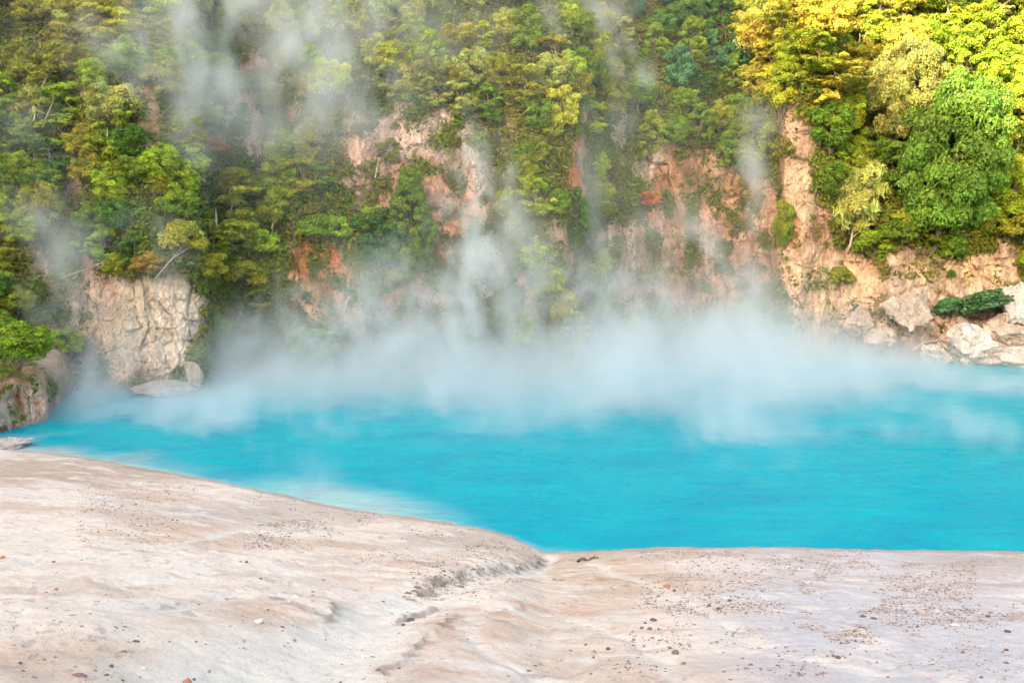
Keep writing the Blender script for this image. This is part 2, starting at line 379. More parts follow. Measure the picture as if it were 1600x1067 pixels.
VEINS = [(polyw(p), w, d) for p, w, d in [
    ([(1085, 1067), (1000, 1010), (930, 982), (870, 960), (800, 955), (745, 952)], .22, .05), ([(745, 952), (735, 985), (760, 1020), (850, 1060)], .2, .04),
    ([(1180, 1010), (1090, 950), (1010, 915), (965, 900), (930, 882)], .2, .05), ([(0, 885), (120, 868), (250, 852), (330, 838), (480, 832)], .16, .04),
    ([(180, 905), (330, 895), (520, 896), (640, 905)], .18, .05), ([(250, 960), (380, 925), (430, 928), (500, 960)], .2, .05), ([(600, 868), (700, 858), (790, 866)], .2, .05), ([(800, 1035), (860, 1067), (900, 1100)], .25, .04)]]
SCARPS = [(polyw(p), h) for p, h in [([(500, 968), (520, 958), (524, 944), (505, 935)], .12), ([(860, 905), (930, 905), (985, 918)], .05), ([(620, 962), (650, 948), (690, 938)], .10), ([(590, 1045), (650, 1010), (720, 960)], .06), ([(780, 958), (820, 955), (870, 962)], .05), ([(360, 930), (450, 938), (500, 962)], .05)]]
def ground_z(x, y, detail=True):
    z, q = gbase(x, y)
    inl = sstep(0., .12, 1-q)
    z = z+inl*(.16*fbm(x*.22, y*.22, 1.5, 3)+.05*fbm(x*1.1, y*1.1, 5.5, 4)+.02*fbm(x*5, y*5, 2.5, 3)*np.clip(.6+fbm(x*.7, y*.7, 44., 3), .1, 1.6))
    z = z+.035*fbm(x*1.6, y*1.6, 8.5, 3)*sstep(.93, .97, q)
    d, s, t = dpoly(x, y, GULLY)
    wd = .35+.85*t
    z = z-.22*np.exp(-(d/wd)**2)*sstep(0, .08, 1.03-q)
    d, s, t = dpoly(x+.15*fbm(x*2.4, y*2.4, 3.3, 4), y+.15*fbm(x*2.4, y*2.4, 6.3, 4), BANKS)
    z = z+np.where(s < 0, (.08+.05*fbm(x*4, y*4, 3., 3))*sstep(0, .12, d)*np.exp(-d/1.2), 0.)*sstep(0, .1, t)*(1-sstep(.9, 1, t))
    for P, w, dp in VEINS:
        d, s, t = dpoly(x+.25*fbm(x*.8, y*.8, 3.3, 3), y, P); z = z-dp*np.exp(-(d/w)**2)
    for P, h in SCARPS:
        d, s, t = dpoly(x+.1*fbm(x*3, y*3, 3.3, 2), y+.1*fbm(x*3, y*3, 1.3, 2), P)
        z = z+h*np.where(s > 0, sstep(0, .06, d), 0)*np.exp(-d/.5)*sstep(0, .12, t)*(1-sstep(.88, 1, t))
    rb = fbm(x*.55, y*.55, 14.5, 3)
    crust = sstep(.25, .5, fbm(x*2.2, y*2.2, 21.5, 4))
    zone = np.clip(np.exp(-((1-q)/.16)**2)+.25, 0, 1)*inl
    z = z+.055*crust*zone*sstep(-.2, .4, rb)
    return z, q, crust*zone*sstep(-.2, .4, rb)
thf = np.concatenate([np.linspace(-180, -60, 60)[:-1], np.linspace(-60, -30.5, 80)[:-1], np.linspace(-30.5, 30.5, 900), np.linspace(30.5, 60, 80)[1:], np.linspace(60, 180, 60)[1:]])
qf = np.concatenate([np.linspace(.0005, .2, 14)[:-1], np.linspace(.2, 1.02, 520), np.linspace(1.03, 1.5, 14)])
TH, Q = np.meshgrid(np.radians(thf), qf, indexing='ij')
RR = Q*np.where(np.abs(TH) < math.radians(60), Rs(TH), Rs(TH)); gx, gy = RR*np.sin(TH), RR*np.cos(TH)
gz, qq, crust = ground_z(gx, gy)
gpx, gpy = project(gx, np.maximum(gy, .5), gz)
gt = np.zeros(gx.shape+(3,))+np.array((.74, .65, .575))
def blend(c, w, k): w = np.clip(w, 0, 1)[..., None]; return c*(1-w)+np.array(k)*w
gt = blend(gt, sstep(950, 1250, gpx+60*fbm(gx*.3, gy*.3, 2., 2)), (.55, .54, .57))               # cool grey silt to the right
tan = sstep(-.05, .55, fbm(gx*.25, gy*.4, 31., 4))*(1-.75*sstep(1000, 1200, gpx))
gt = blend(gt, .75*tan, (.56, .42, .33))
def gp(cx, cy, rx, ry, k, s):
    global gt
    w = ell(gpx+40*fbm(gx*.8, gy*.8, 3, 3), gpy+12*fbm(gx*.9, gy*.9, 9, 3), cx, cy, rx, ry, .6)*s; gt = blend(gt, w, k)
for a in [(900, 880, 130, 22, (.52, .40, .30), .8), (960, 910, 130, 22, (.54, .41, .31), .7), (820, 955, 90, 12, (.54, .34, .24), .7), (700, 985, 100, 25, (.56, .38, .28), .8), (900, 985, 110, 20, (.54, .40, .31), .7), (420, 965, 130, 28, (.58, .43, .34), .8), (640, 895, 180, 22, (.56, .44, .36), .7),
          (120, 735, 300, 22, (.46, .35, .28), .8), (420, 800, 240, 26, (.42, .35, .30), .55), (650, 1040, 120, 22, (.58, .42, .33), .6), (760, 835, 110, 20, (.45, .37, .31), .7), (700, 850, 120, 18, (.5, .41, .35), .5), (1550, 875, 120, 16, (.42, .34, .30), .6), (1100, 862, 300, 9, (.48, .38, .33), .6), (900, 1040, 90, 30, (.58, .47, .39), .6)]: gp(*a)
d, s, t = dpoly(gx+.2*fbm(gx, gy, 3., 3), gy+.2*fbm(gx, gy, 13., 3), GULLY)
gt = blend(gt, .9*(1-sstep(.25, 1.0, d/(.5+1.5*t))), (.74, .70, .64))
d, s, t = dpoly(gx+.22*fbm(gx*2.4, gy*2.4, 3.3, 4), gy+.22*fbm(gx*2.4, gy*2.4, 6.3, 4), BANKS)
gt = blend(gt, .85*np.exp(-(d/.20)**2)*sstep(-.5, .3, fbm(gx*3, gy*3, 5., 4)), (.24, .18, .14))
for P, w, dp in VEINS:
    d, s, t = dpoly(gx+.25*fbm(gx*.8, gy*.8, 3.3, 3), gy, P); gt = blend(gt, .7*np.exp(-(d/(w*1.1))**2), (.72, .68, .63))
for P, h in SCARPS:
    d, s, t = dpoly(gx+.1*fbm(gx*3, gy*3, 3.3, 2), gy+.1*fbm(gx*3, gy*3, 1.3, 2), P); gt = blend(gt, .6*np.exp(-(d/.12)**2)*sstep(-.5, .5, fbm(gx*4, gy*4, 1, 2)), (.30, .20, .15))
gt = blend(gt, .6*crust, (.30, .24, .21))
ln = ridged(gx*.45+.5*fbm(gx*.8, gy*.8, 6., 3), gy*.9, 3.3, 4)
gt = blend(gt, .5*sstep(.60, .78, ln)*sstep(-.1, .4, fbm(gx*.5, gy*.5, 8., 3)), (.40, .29, .23))
ln = ridged(gx*.4+9, gy*.8+.4*fbm(gx*.9, gy*.9, 9., 3), 7.3, 4)
gt = blend(gt, .6*sstep(.58, .78, ln), (.75, .70, .645))
sp = fbm(gx*7, gy*7, 2.2, 3)
gt = blend(gt, .5*sstep(.42, .6, sp)*sstep(-.1, .5, fbm(gx*.8, gy*.8, 61., 3)), (.33, .26, .22))
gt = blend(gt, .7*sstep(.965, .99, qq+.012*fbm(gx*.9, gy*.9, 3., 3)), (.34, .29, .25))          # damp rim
gt = gt*.93
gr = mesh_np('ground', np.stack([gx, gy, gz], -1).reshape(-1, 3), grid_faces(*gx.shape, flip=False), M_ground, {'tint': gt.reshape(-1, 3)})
tag(gr, kind='structure')

# ------------------------------------------------------------ lake
wx = np.concatenate([np.linspace(-120, -42, 30), np.linspace(-41.5, 41.5, 420), np.linspace(42, 120, 30)])
wy = np.concatenate([np.linspace(14, 26, 8), np.linspace(26.3, 60, 260), np.linspace(60.6, 110, 60)])
WX, WY = np.meshgrid(wx, wy, indexing='ij')
WZ = .022*fbm(WX*.9, WY*1.9, 3., 4)+.012*fbm(WX*3, WY*5, 7., 2)
wpx, wpy = project(WX, WY, WZ*0)
wt = np.zeros(WX.shape+(3,))+np.array((.0, .265, .355))
wt = blend(wt, sstep(850, 500, wpx)*.8*sstep(720, 640, wpy*0+700), (.0, .37, .43))
wq = np.hypot(WX, WY)/Rs(np.arctan2(WX, WY))
nse = .05*fbm(WX*.35, WY*.35, 2., 3)
wt = blend(wt, .85*ell(wpx+300*nse, wpy+60*nse, 550, 785, 135, 20, .8, 9), (.27, .42, .42))                 # pale silt stirred up over the shelf
wt = blend(wt, .8*sstep(420, 60, wpx)*(1-sstep(1.0, 1.10, wq+nse)), (.34, .40, .38))
wt = blend(wt, .5*(1-sstep(1.0, 1.02, wq+.2*nse))*sstep(1000, 700, wpx), (.35, .42, .42))
la = mesh_np('lake_water', np.stack([WX, WY, WZ], -1).reshape(-1, 3), grid_faces(*WX.shape), M_water, {'tint': wt.reshape(-1, 3)})
tag(la, kind='structure')

# ------------------------------------------------------------ ridge behind the camera: its shadow keeps the lake and the left slope out of the sun
PR = np.array([-SH[1], SH[0]])                                    # to the right when looking towards the cliff, roughly
ws, ss = np.meshgrid(np.linspace(-330, 260, 240), np.linspace(70, 460, 60), indexing='ij')
OFF = 200.0
RIDGE = np.array([(-330, 70), (-120, 112), (-60, 118), (-40, 112), (-33, 105), (-22, 96), (-12, 90), (0, 80), (25, 62), (60, 45), (140, 30), (260, 25)], float)
def perp(x, y): return -(x*SH[1]-y*SH[0])
hx = ss*SH[0]-ws*SH[1]; hy = ss*SH[1]+ws*SH[0]
prof = np.where(ss < OFF, sstep(70, OFF, ss)**.8, 1-.5*sstep(OFF, 460, ss))
hz = np.interp(ws, RIDGE[:, 0], RIDGE[:, 1])*prof+(5*fbm(ws*.12, ss*.03, 2., 4)+2*fbm(ws*.5, ss*.3, 5., 3))*prof+4
hl = mesh_np('hillside', np.stack([hx, hy, hz], -1).reshape(-1, 3), grid_faces(*hx.shape), M_hill)
tag(hl, kind='structure')

# ------------------------------------------------------------ leaf clumps, crowns, trunks
def leaf_quads(c, n, size, aspect=1.6, r=rng, flat=None):
    """diamond shaped sprays of leaves: c (m,3) centres, n (m,3) normals"""
    m = len(c); n = n/np.maximum(np.linalg.norm(n, axis=1, keepdims=True), 1e-6)
    a = np.cross(n, r.normal(size=(m, 3))) if flat is None else flat-np.sum(flat*n, 1, keepdims=True)*n
    a /= np.maximum(np.linalg.norm(a, axis=1, keepdims=True), 1e-6); b = np.cross(n, a)
    L = (size*aspect*.5)[:, None]; W = (size*.5)[:, None]
    dr = n*(size*.22)[:, None]
    return np.stack([c-a*L, c-b*W+dr*.4, c+a*L-dr, c+b*W+dr*.4], 1).reshape(-1, 3), np.arange(4*m).reshape(m, 4)
def unit(m, r): v = r.normal(size=(m, 3)); return v/np.linalg.norm(v, axis=1, keepdims=True)
def crown_mesh(kind, r, fine=1.):
    """a crown in a box 1 wide and 1 tall centred on the origin; returns vertices, faces, leaf tint"""
    L = []                                                        # lobes: centre, radius, squash
    if kind == 'round':
        for v in unit(int(64*fine**1.9), r):
            v[2] = v[2]*.9+.1; q = r.uniform(.3, 1.12)**.6
            L.append((v*np.array((.38, .38, .40))*q, r.uniform(.075, .15)/fine**.6, .8))
    elif kind == 'cone':
        for q in range(int(78*fine**1.5)):
            h = r.random()**.8; a = r.uniform(0, 2*PI); rad = (1-h)**.75*.40+.05; rad *= r.uniform(.75, 1.08)
            L.append((np.array((math.cos(a)*rad, math.sin(a)*rad, -.42+.86*h)), r.uniform(.06, .11)/fine**.6, .7))
    elif kind == 'tiers':
        for t in range(15):
            tx, ty, tz = r.uniform(-.36, .36), r.uniform(-.36, .36), r.uniform(-.38, .38); w = 1-abs(tz)*1.1; sl1, sl2 = r.normal(size=2)*.25
            for q in range(7):
                ex, ey = r.normal(size=2)*.085
                L.append((np.array((tx*w+ex, ty*w+ey, tz+ex*sl1+ey*sl2+r.normal()*.022)), r.uniform(.045, .11), .55))
    elif kind == 'feather':
        for v in unit(44, r):
            L.append((v*np.array((.36, .36, .36))*r.uniform(.3, 1), r.uniform(.09, .17), .75))
    else:                                                         # bush
        for v in unit(34, r):
            v[2] = abs(v[2])*.9-.35; L.append((v*np.array((.36, .36, .45)), r.uniform(.1, .19), .75))
    C, Nn, Sz, T, Fl = [], [], [], [], []
    for c, rad, sq in L:
        size = {'round': .029, 'cone': .028, 'tiers': .026, 'feather': .026, 'bush': .045}[kind]/fine
        k = int(2.1*PI*rad*rad/(size*size*.8)*{'feather': .8, 'tiers': 1.0}.get(kind, 1))+6
        d = unit(k, r); d[:, 2] = np.abs(d[:, 2])*np.where(r.random(k) < .82, 1, -.6)
        p = c+d*rad*np.array((1, 1, sq))*r.uniform(.72, 1.08, (k, 1))
        nn = d*np.array((1, 1, 1/sq*.7))+r.normal(size=(k, 3))*.45
        if kind == 'tiers': nn[:, 2] += .5
        C.append(p); Nn.append(nn); Sz.append(size*r.uniform(.6, 1.35, k))
        lobe = np.array((1, 1, 1))*r.uniform(.72, 1.28)*np.array((r.uniform(.88, 1.18), 1, r.uniform(.8, 1.1)))
        T.append(np.repeat((lobe*r.uniform(.7, 1.3, (k, 1)))[:, None, :], 4, 1).reshape(-1, 3))
        Fl.append(d if kind in ('tiers', 'feather') else np.cross(d, r.normal(size=(k, 3))))
    co, f = leaf_quads(np.concatenate(C), np.concatenate(Nn), np.concatenate(Sz), {'feather': 3.4, 'tiers': 2.8}.get(kind, 1.5), r, np.concatenate(Fl))
    return co, f, np.concatenate(T), [l[0] for l in L]
def tube(P, R, n=6):
    P = np.array(P, float); co = []; k = len(P)
    for i in range(k):
        t = P[min(i+1, k-1)]-P[max(i-1, 0)]; t /= np.linalg.norm(t)+1e-9
        a = np.cross(t, (0, 1, .3)); a /= np.linalg.norm(a)+1e-9; b = np.cross(t, a)
        for q in range(n): co.append(P[i]+R[i]*(math.cos(2*PI*q/n)*a+math.sin(2*PI*q/n)*b))
    f = [(i*n+q, i*n+(q+1) % n, (i+1)*n+(q+1) % n, (i+1)*n+q) for i in range(k-1) for q in range(n)]
    return np.array(co), np.array(f)
def join(parts):
    o = 0; C, Fa = [], []
    for c, f in parts: C.append(c); Fa.append(f+o); o += len(c)
    return np.concatenate(C), np.concatenate(Fa)
def trunk_mesh(kind, lobes, r):
    """tapered trunk with limbs up into the same 1 x 1 box, root below it"""
    wob = lambda s: r.normal(size=3)*s
    top = .30 if kind in ('round', 'cone', 'feather') else .12
    P = [np.array((0, .30, -.56)), np.array((0, .10, -.44))+wob(.02), np.array((0, 0, -.15))+wob(.04), np.array((0, 0, top))+wob(.04)]
    parts = [tube(P, [.026, .021, .016, .005])]
    for c in [lobes[i] for i in r.permutation(len(lobes))[:11]]:
        t = r.uniform(.15, .95); s = P[1]+(P[2]-P[1])*t
        m = (s+c)/2+np.array((0, 0, -.05))+wob(.02)
        parts.append(tube([s, m, np.array(c)], [.009, .006, .002], 5))
    return join(parts)
PROTO = {}
for kind, n in (('round', 4), ('cone', 3), ('tiers', 4), ('feather', 3), ('bush', 3), ('bigcone', 1), ('biground', 1)):
    PROTO[kind] = []
    for q in range(n):
        big_ = kind.startswith('big'); kind_ = kind[3:] if big_ else kind
        co, f, t, lobes = crown_mesh(kind_, rng, 2.1 if big_ else 1.)
        k = bpy.data.meshes.new('crown'); tmp = mesh_np('crown', co, f, M_leaf, {'leaf': t}, smooth=False); cm = tmp.data
        bpy.data.objects.remove(tmp)
        tc, tf = trunk_mesh(kind_, lobes, rng); tmp = mesh_np('trunk', tc, tf, M_pale if kind in ('tiers', 'feather') else M_bark); tm = tmp.data
        bpy.data.objects.remove(tmp); PROTO[kind].append((cm, tm))
NAME = {'round': 'broadleaf_tree', 'cone': 'conical_tree', 'tiers': 'layered_tree', 'feather': 'feathery_tree', 'bush': 'bush'}
SAID = {'round': 'rounded', 'cone': 'tall pointed', 'tiers': 'flat layered', 'feather': 'wispy', 'bush': 'low'}
LB = 1.75  # crown colours brightened, as if lit from above against darker gaps
TREES = []                                                        # px, py, height px, width px, kind, colour word, label or None
COLS = {'deep green': (.078, .145, .016), 'dark green': (.040, .10, .012), 'mid green': (.085, .15, .012), 'bright green': (.14, .21, .012), 'olive green': (.14, .16, .014), 'yellow-green': (.20, .24, .02), 'golden': (.27, .26, .035),
        'bluish green': (.045, .12, .05), 'pale green': (.18, .21, .055), 'brownish': (.17, .135, .03), 'orange': (.24, .105, .028)}
HERO = [(640, 338, 158, 104, 'cone', 'deep green', 'tall pointed green tree standing right of the orange rock wall'),
        (590, 378, 100, 96, 'round', 'dark green', 'dark round tree just left of the tall pointed green tree'),
        (1490, 255, 300, 185, 'round', 'deep green', 'biggest tree of the right slope, green with a sunlit top'),
        (1420, 150, 190, 130, 'round', 'pale green', 'large pale sunlit tree left of the biggest tree top'),
        (1335, 310, 160, 110, 'feather', 'pale green', 'grey-green wispy tree beside the upright pink rock spur'),
        (905, 335, 82, 44, 'round', 'dark green', 'small dark upright tree on the ledge beside the narrow orange rock'),
        (330, 228, 40, 52, 'bush', 'orange', 'orange-red bush below the left steam column'),
        (606, 235, 46, 50, 'tiers', 'olive green', 'small lone tree with a bare pale trunk on the pink scarp'),
        (335, 335, 100, 140, 'tiers', 'yellow-green', 'wide light green layered tree above the white cliff'),
        (330, 378, 56, 80, 'tiers', 'bright green', 'light green spreading tree overhanging the top edge of the white cliff'),
        (496, 358, 62, 66, 'bush', 'mid green', 'round green bush sitting on top of the orange rock wall'),
        (1552, 472, 54, 110, 'bush', 'bluish green', 'wide dome of grey-green bush above the white boulders'),
        (1488, 482, 46, 60, 'bush', 'bluish green', 'grey-green bush left of the wide dome bush near the water'),
        (1312, 432, 44, 46, 'bush', 'olive green', 'olive bush clinging to the foot of the pink rock spur'),
        (1487, 428, 18, 14, 'bush', 'dark green', 'tiny dark tuft on the bare tan rock face'),
        (1010, 312, 36, 52, 'bush', 'orange', 'rusty orange bush above the dim rocky recess'),
        (1225, 352, 90, 44, 'feather', 'olive green', 'narrow olive tree on the shaded left side of the rock spur'),
        (108, 535, 50, 56, 'round', 'bright green', 'bright green bushy tree low at the left beside the white cliff'),
        (36, 538, 66, 90, 'round', 'mid green', 'green leafy tree just above the low bank at the left edge'),
        (340, 530, 90, 56, 'feather', 'mid green', 'ferny green tree in the cleft right of the white cliff'),
        (232, 412, 46, 70, 'feather', 'brownish', 'brownish tree hanging over the middle of the white cliff'),
        (182, 415, 46, 50, 'feather', 'olive green', 'dull olive tree over the left part of the white cliff'),
        (1290, 30, 90, 110, 'round', 'golden', 'golden sunlit tree crown at the top of the rock spur'),
        (1180, 60, 100, 90, 'round', 'golden', 'golden tree at the shadow line near the top edge'),
        (1310, 120, 60, 110, 'tiers', 'golden', 'golden orange flat-topped tree above the rock spur')]
for h in HERO: TREES.append(h)
def region(px, py):
    """kinds and colours that grow around a point of the slope, and crown height and width in photo pixels"""
    if px > 1160 and py < 130-.35*abs(px-1250)+60 and px < 1420: return ['round', 'round', 'tiers'], ['golden', 'yellow-green', 'yellow-green', 'golden'], 66, 64
    if px > 1230: 
        if py > 340: return ['tiers', 'feather', 'bush'], ['olive green', 'mid green', 'mid green', 'bright green'], 56, 62
        return ['round', 'tiers', 'round', 'cone'], ['yellow-green', 'bright green', 'pale green', 'mid green', 'yellow-green'], 74, 68
    if px > 975: return ['round', 'cone', 'round'], (['dark green', 'mid green', 'bluish green', 'mid green'] if py < 170 else ['mid green', 'olive green', 'bright green']), 60, 54
    if px > 760: return ['round', 'round', 'feather', 'tiers'], ['olive green', 'mid green', 'olive green', 'yellow-green', 'pale green', 'bright green'], 60, 56
    if px > 420 and py < 190: return ['feather', 'round', 'tiers'], ['pale green', 'olive green', 'olive green', 'pale green', 'bright green', 'yellow-green'], 62, 58
    if px > 250: return ['round', 'tiers', 'feather', 'bush'], ['mid green', 'olive green', 'bright green', 'bright green', 'olive green'], 58, 60
    if py < 190: return ['tiers', 'feather', 'round'], ['olive green', 'yellow-green', 'olive green', 'mid green', 'pale green', 'bright green'], 66, 76
    return ['round', 'round', 'tiers'], ['mid green', 'dark green', 'bright green', 'olive green', 'mid green'], 60, 64
cand = rng.uniform((-45, -25), (1645, 590), (26000, 2))
cv = bare(cand[:, 0], cand[:, 1]); cr = [(cv < .4)]
for dx_, dy_ in ((22, 0), (-22, 0), (0, 18), (0, -20)): cr.append(bare(cand[:, 0]+dx_, cand[:, 1]+dy_) < .75)
okc = np.all(cr, 0)
water_line = np.interp(cand[:, 0], [-50, 90, 100, 300, 330, 900, 1200, 1600], [600, 600, 590, 560, 560, 530, 500, 500])
okc &= cand[:, 1] < water_line
taken = [(h[0], h[1], h[3]*.5, h[2]*.5) for h in HERO]
FILL = []
for (px, py), k in zip(cand, okc):
    if not k: continue
    ks, cs, h, w = region(px, py)
    if any(abs(px-a) < 200 and ((px-a)/(.46*c+w*.20))**2+((py-b)/(.44*d+h*.20))**2 < 1 for a, b, c, d in taken): continue
    s = random.uniform(.78, 1.25); w_, h_ = w*s, h*s*random.uniform(.9, 1.15)
    taken.append((px, py, w_*.5, h_*.5)); FILL.append((px, py, h_, w_, random.choice(ks), random.choice(cs), None))
    if len(FILL) >= 298-len(HERO): break
print('fill trees', len(FILL))
TREES += FILL
H3 = hit([t[0] for t in TREES], [t[1] for t in TREES])

ZONES = [(60, 60, 'in the top left corner'), (190, 50, 'at the top left of the steam column'), (60, 190, 'at the left edge below the corner'), (180, 170, 'on the upper left slope'), (60, 330, 'at the left edge halfway up'),
         (170, 320, 'on the left slope above the white cliff'), (40, 470, 'at the left edge above the low bank'), (120, 400, 'up and left of the white cliff'), (300, 90, 'in the left steam column'), (290, 280, 'below the left steam column'), (400, 300, 'high between white cliff and orange wall'),
         (400, 420, 'low between white cliff and orange wall'), (420, 60, 'at the top beside the pale steam haze'), (440, 170, 'high left of the pink scarp'), (480, 300, 'above the orange rock wall'), (560, 50, 'at the top above the pink scarp'), (560, 140, 'above the left end of the scarp'),
         (590, 440, 'right of the orange rock wall foot'), (660, 60, 'at the top over the middle scarp'), (680, 150, 'just above the white top of the scarp'), (640, 300, 'in the middle of the scarp'), (760, 50, 'at the top edge near the photo middle'), (790, 150, 'up and right of the scarp'),
         (840, 260, 'on the green spur right of the scarp'), (830, 370, 'halfway down the green spur'), (780, 470, 'at the foot of the green spur in steam'), (880, 60, 'at the top left of the bright wisp'), (900, 160, 'below the bright steam wisp'), (960, 260, 'left of the white rock streak'),
         (1050, 50, 'in the dark forest right of the wisp'), (1050, 150, 'in the dark forest above the rocky recess'), (1080, 230, 'just above the rocky recess'), (1160, 60, 'left of the golden trees'), (1170, 200, 'left of the upright rock spur'), (960, 440, 'in the steamy recess'), (1260, 60, 'among golden trees over the spur'),
         (1350, 60, 'at the top right of the golden trees'), (1330, 210, 'high right of the rock spur'), (1340, 390, 'low right of the rock spur'), (1440, 60, 'at the top above the biggest tree'), (1560, 50, 'in the top right corner'), (1400, 260, 'left of the biggest tree'), (1580, 220, 'at the right edge by the biggest tree'),
         (1430, 420, 'above the boulders under the biggest tree'), (1560, 380, 'at the right edge above the tan rock face')]
ORD = ['', 'second ', 'third ', 'fourth ', 'fifth ', 'sixth ', 'seventh ', 'eighth ', 'ninth ', 'tenth ']
zone_of = [min(range(len(ZONES)), key=lambda q: (ZONES[q][0]-t[0])**2+(ZONES[q][1]-t[1])**2) for t in TREES]
noun = lambda k: 'bush' if k == 'bush' else 'tree'
buckets = {}
for i, t in enumerate(TREES):
    if not t[6]: buckets.setdefault((zone_of[i], t[4], t[5]), []).append(i)
LAB = {i: t[6] for i, t in enumerate(TREES) if t[6]}
for (z, k, c), L in buckets.items():
    L.sort(key=lambda i: TREES[i][1]); base = f'{c} {SAID[k]} {noun(k)} {ZONES[z][2]}'
    for r_, i in enumerate(L):
        LAB[i] = base if len(L) == 1 else (base+(', upper one' if r_ == 0 else ', lower one') if len(L) == 2 else f'{base}, {(ORD[r_]+"highest") if r_ < 3 else (ORD[min(len(L)-1-r_, 9)]+"lowest")}')
for i, (t, P) in enumerate(zip(TREES, H3)):
    px, py, hp, wp, kind, cw, _ = t
    sc = P[1]/F; H, W = hp*sc, wp*sc
    zb = max(P[2]-.5*H, .2)
    by = float(Yc(P[0]/P[1], zb, False))
    cy = min(P[1], by)-.12*W; uT, eT = ray(px, py); P = np.array((float(uT)*cy, cy, CAMZ+float(eT)*cy))
    pk = PROTO['big'+kind if hp > 150 and kind in ('cone', 'round') else kind]; cm, tm = pk[int(rng.integers(len(pk)))]
    root = bpy.data.objects.new(NAME[kind], None); COL.objects.link(root)
    root.location = (P[0], cy, P[2]-.5*H); root.empty_display_size = .3
    tag(root, LAB[i], noun(kind), 'trees and bushes growing on the crater wall')
    jit = rng.uniform(.82, 1.18); hue = rng.uniform(.9, 1.12)
    c = COLS[cw]; rz = rng.uniform(-.8, .8)
    for nm, me in (('crown', cm), ('trunk', tm)):
        o = bpy.data.objects.new(nm, me); COL.objects.link(o); o.parent = root
        o.location = (0, 0, .5*H); o.rotation_euler = (rng.normal()*.06, rng.normal()*.06, rz); o.scale = (W, W, H)
        if nm == 'crown': o.color = (c[0]*jit*hue*LB, c[1]*jit*LB, c[2]*jit*LB, 1)

# ------------------------------------------------------------ undergrowth: ferns, moss and small shrubs that cover the slope between the trees
def scatter(n, zlo, zhi):
    a = rng.uniform(0, co_u.shape[0]-2, n); z = rng.uniform(zlo, zhi, n)
    return a, z
co_u = uu; LB = 1
n = 170000
su_ = np.where(rng.random(n) < .9, rng.uniform(-.58, .58, n), rng.uniform(-1.1, 1.1, n)); sz_ = rng.uniform(.4, 38, n)
iu = np.interp(su_, uu, np.arange(len(uu))); iz = np.interp(sz_, zz, np.arange(len(zz)))
i0, j0 = iu.astype(int), iz.astype(int); fu, fz_ = iu-i0, iz-j0
sy_ = (Y[i0, j0]*(1-fu)+Y[np.minimum(i0+1, len(uu)-1), j0]*fu)*(1-fz_)+(Y[i0, j0+1]*(1-fu)+Y[np.minimum(i0+1, len(uu)-1), j0+1]*fu)*fz_
spx, spy = project(su_*sy_, sy_, sz_)
bb = bare(spx, spy)
keep = (bb < .42) | (ell(spx, spy, 240, 510, 90, 90, .2) < .3) & ((fbm(su_*70, sz_*.9, 3.1, 3) > .32) & (rng.random(n) < .3))
su_, sz_, sy_, spx, spy, bb = [v[keep] for v in (su_, sz_, sy_, spx, spy, bb)]
C0 = np.stack([su_*sy_, sy_, sz_], 1)
K = 5
C = np.repeat(C0, K, 0); m = len(C)
big = np.repeat(np.where(bb > .42, .35, 1.), K)
dirs = unit(m, rng); dirs[:, 1] = -np.abs(dirs[:, 1]); 
C = C+dirs*(rng.uniform(.05, .65, m)*big)[:, None]
cn = np.array([COLS['mid green'], COLS['olive green'], COLS['bright green'], COLS['brownish'], COLS['yellow-green']])*.95  # darker than the crowns: shade of the gaps put into these leaf colours
f1 = fbm(C0[:, 0]*.22, C0[:, 2]*.22, 6., 3); f2 = rng.random(len(C0))
ci = np.where(f1 < -.3, 0, np.where(f1 < .05, 1, np.where(f1 < .4, 2, 1))); ci = np.where(f2 < .12, 3, np.where(f2 > .9, 4, ci))
base = cn[ci]*rng.uniform(.7, 1.25, (len(C0), 1))
tl = np.repeat(np.repeat(base, K, 0)*rng.uniform(.75, 1.25, (m, 1)), 4, 0)
lc, lf = leaf_quads(C, dirs+np.array((0, -.3, .7))+rng.normal(size=(m, 3))*.3, rng.uniform(.09, .22, m)*(.5+.5*big), 2.2, rng)
ug = mesh_np('undergrowth', lc, lf, M_leaf, {'leaf': tl}, smooth=False); ug.color = (1, 1, 1, 1)
tag(ug, kind='stuff')

# ------------------------------------------------------------ boulders on the far shore and stones on the near bank
def rock_shape(seed, nu=22, nv=14, planes=15, rough=.07):
    r = np.random.default_rng(seed)
    th, ph = np.meshgrid(np.linspace(0, 2*PI, nu, endpoint=False), np.linspace(0.02, PI-.02, nv), indexing='ij')
    d = np.stack([np.sin(ph)*np.cos(th), np.sin(ph)*np.sin(th), np.cos(ph)], -1)
    pn = unit(planes, r); off = r.uniform(.62, 1., planes)
    q = np.maximum(d@pn.T, 1e-3); rad = np.min(off/q, -1); rad = np.minimum(rad, 1.15)
    rad = rad+rough*fbm(d[..., 0]*2+seed, d[..., 1]*2, d[..., 2]*2, 4)
    if nu > 40: rad = rad+.16*facets(th*1.6+d[..., 2], d[..., 2]*2, .8, .7, seed)[0]+.05*facets(th*1.6-d[..., 2], d[..., 2]*2, .3, .28, seed+1)[0]
    f = np.concatenate([grid_faces(nu, nv), np.stack([(nu-1)*nv+np.arange(nv-1), np.arange(nv-1), np.arange(1, nv), (nu-1)*nv+np.arange(1, nv)], 1)])
    return (d*rad[..., None]).reshape(-1, 3), f[:, ::-1]
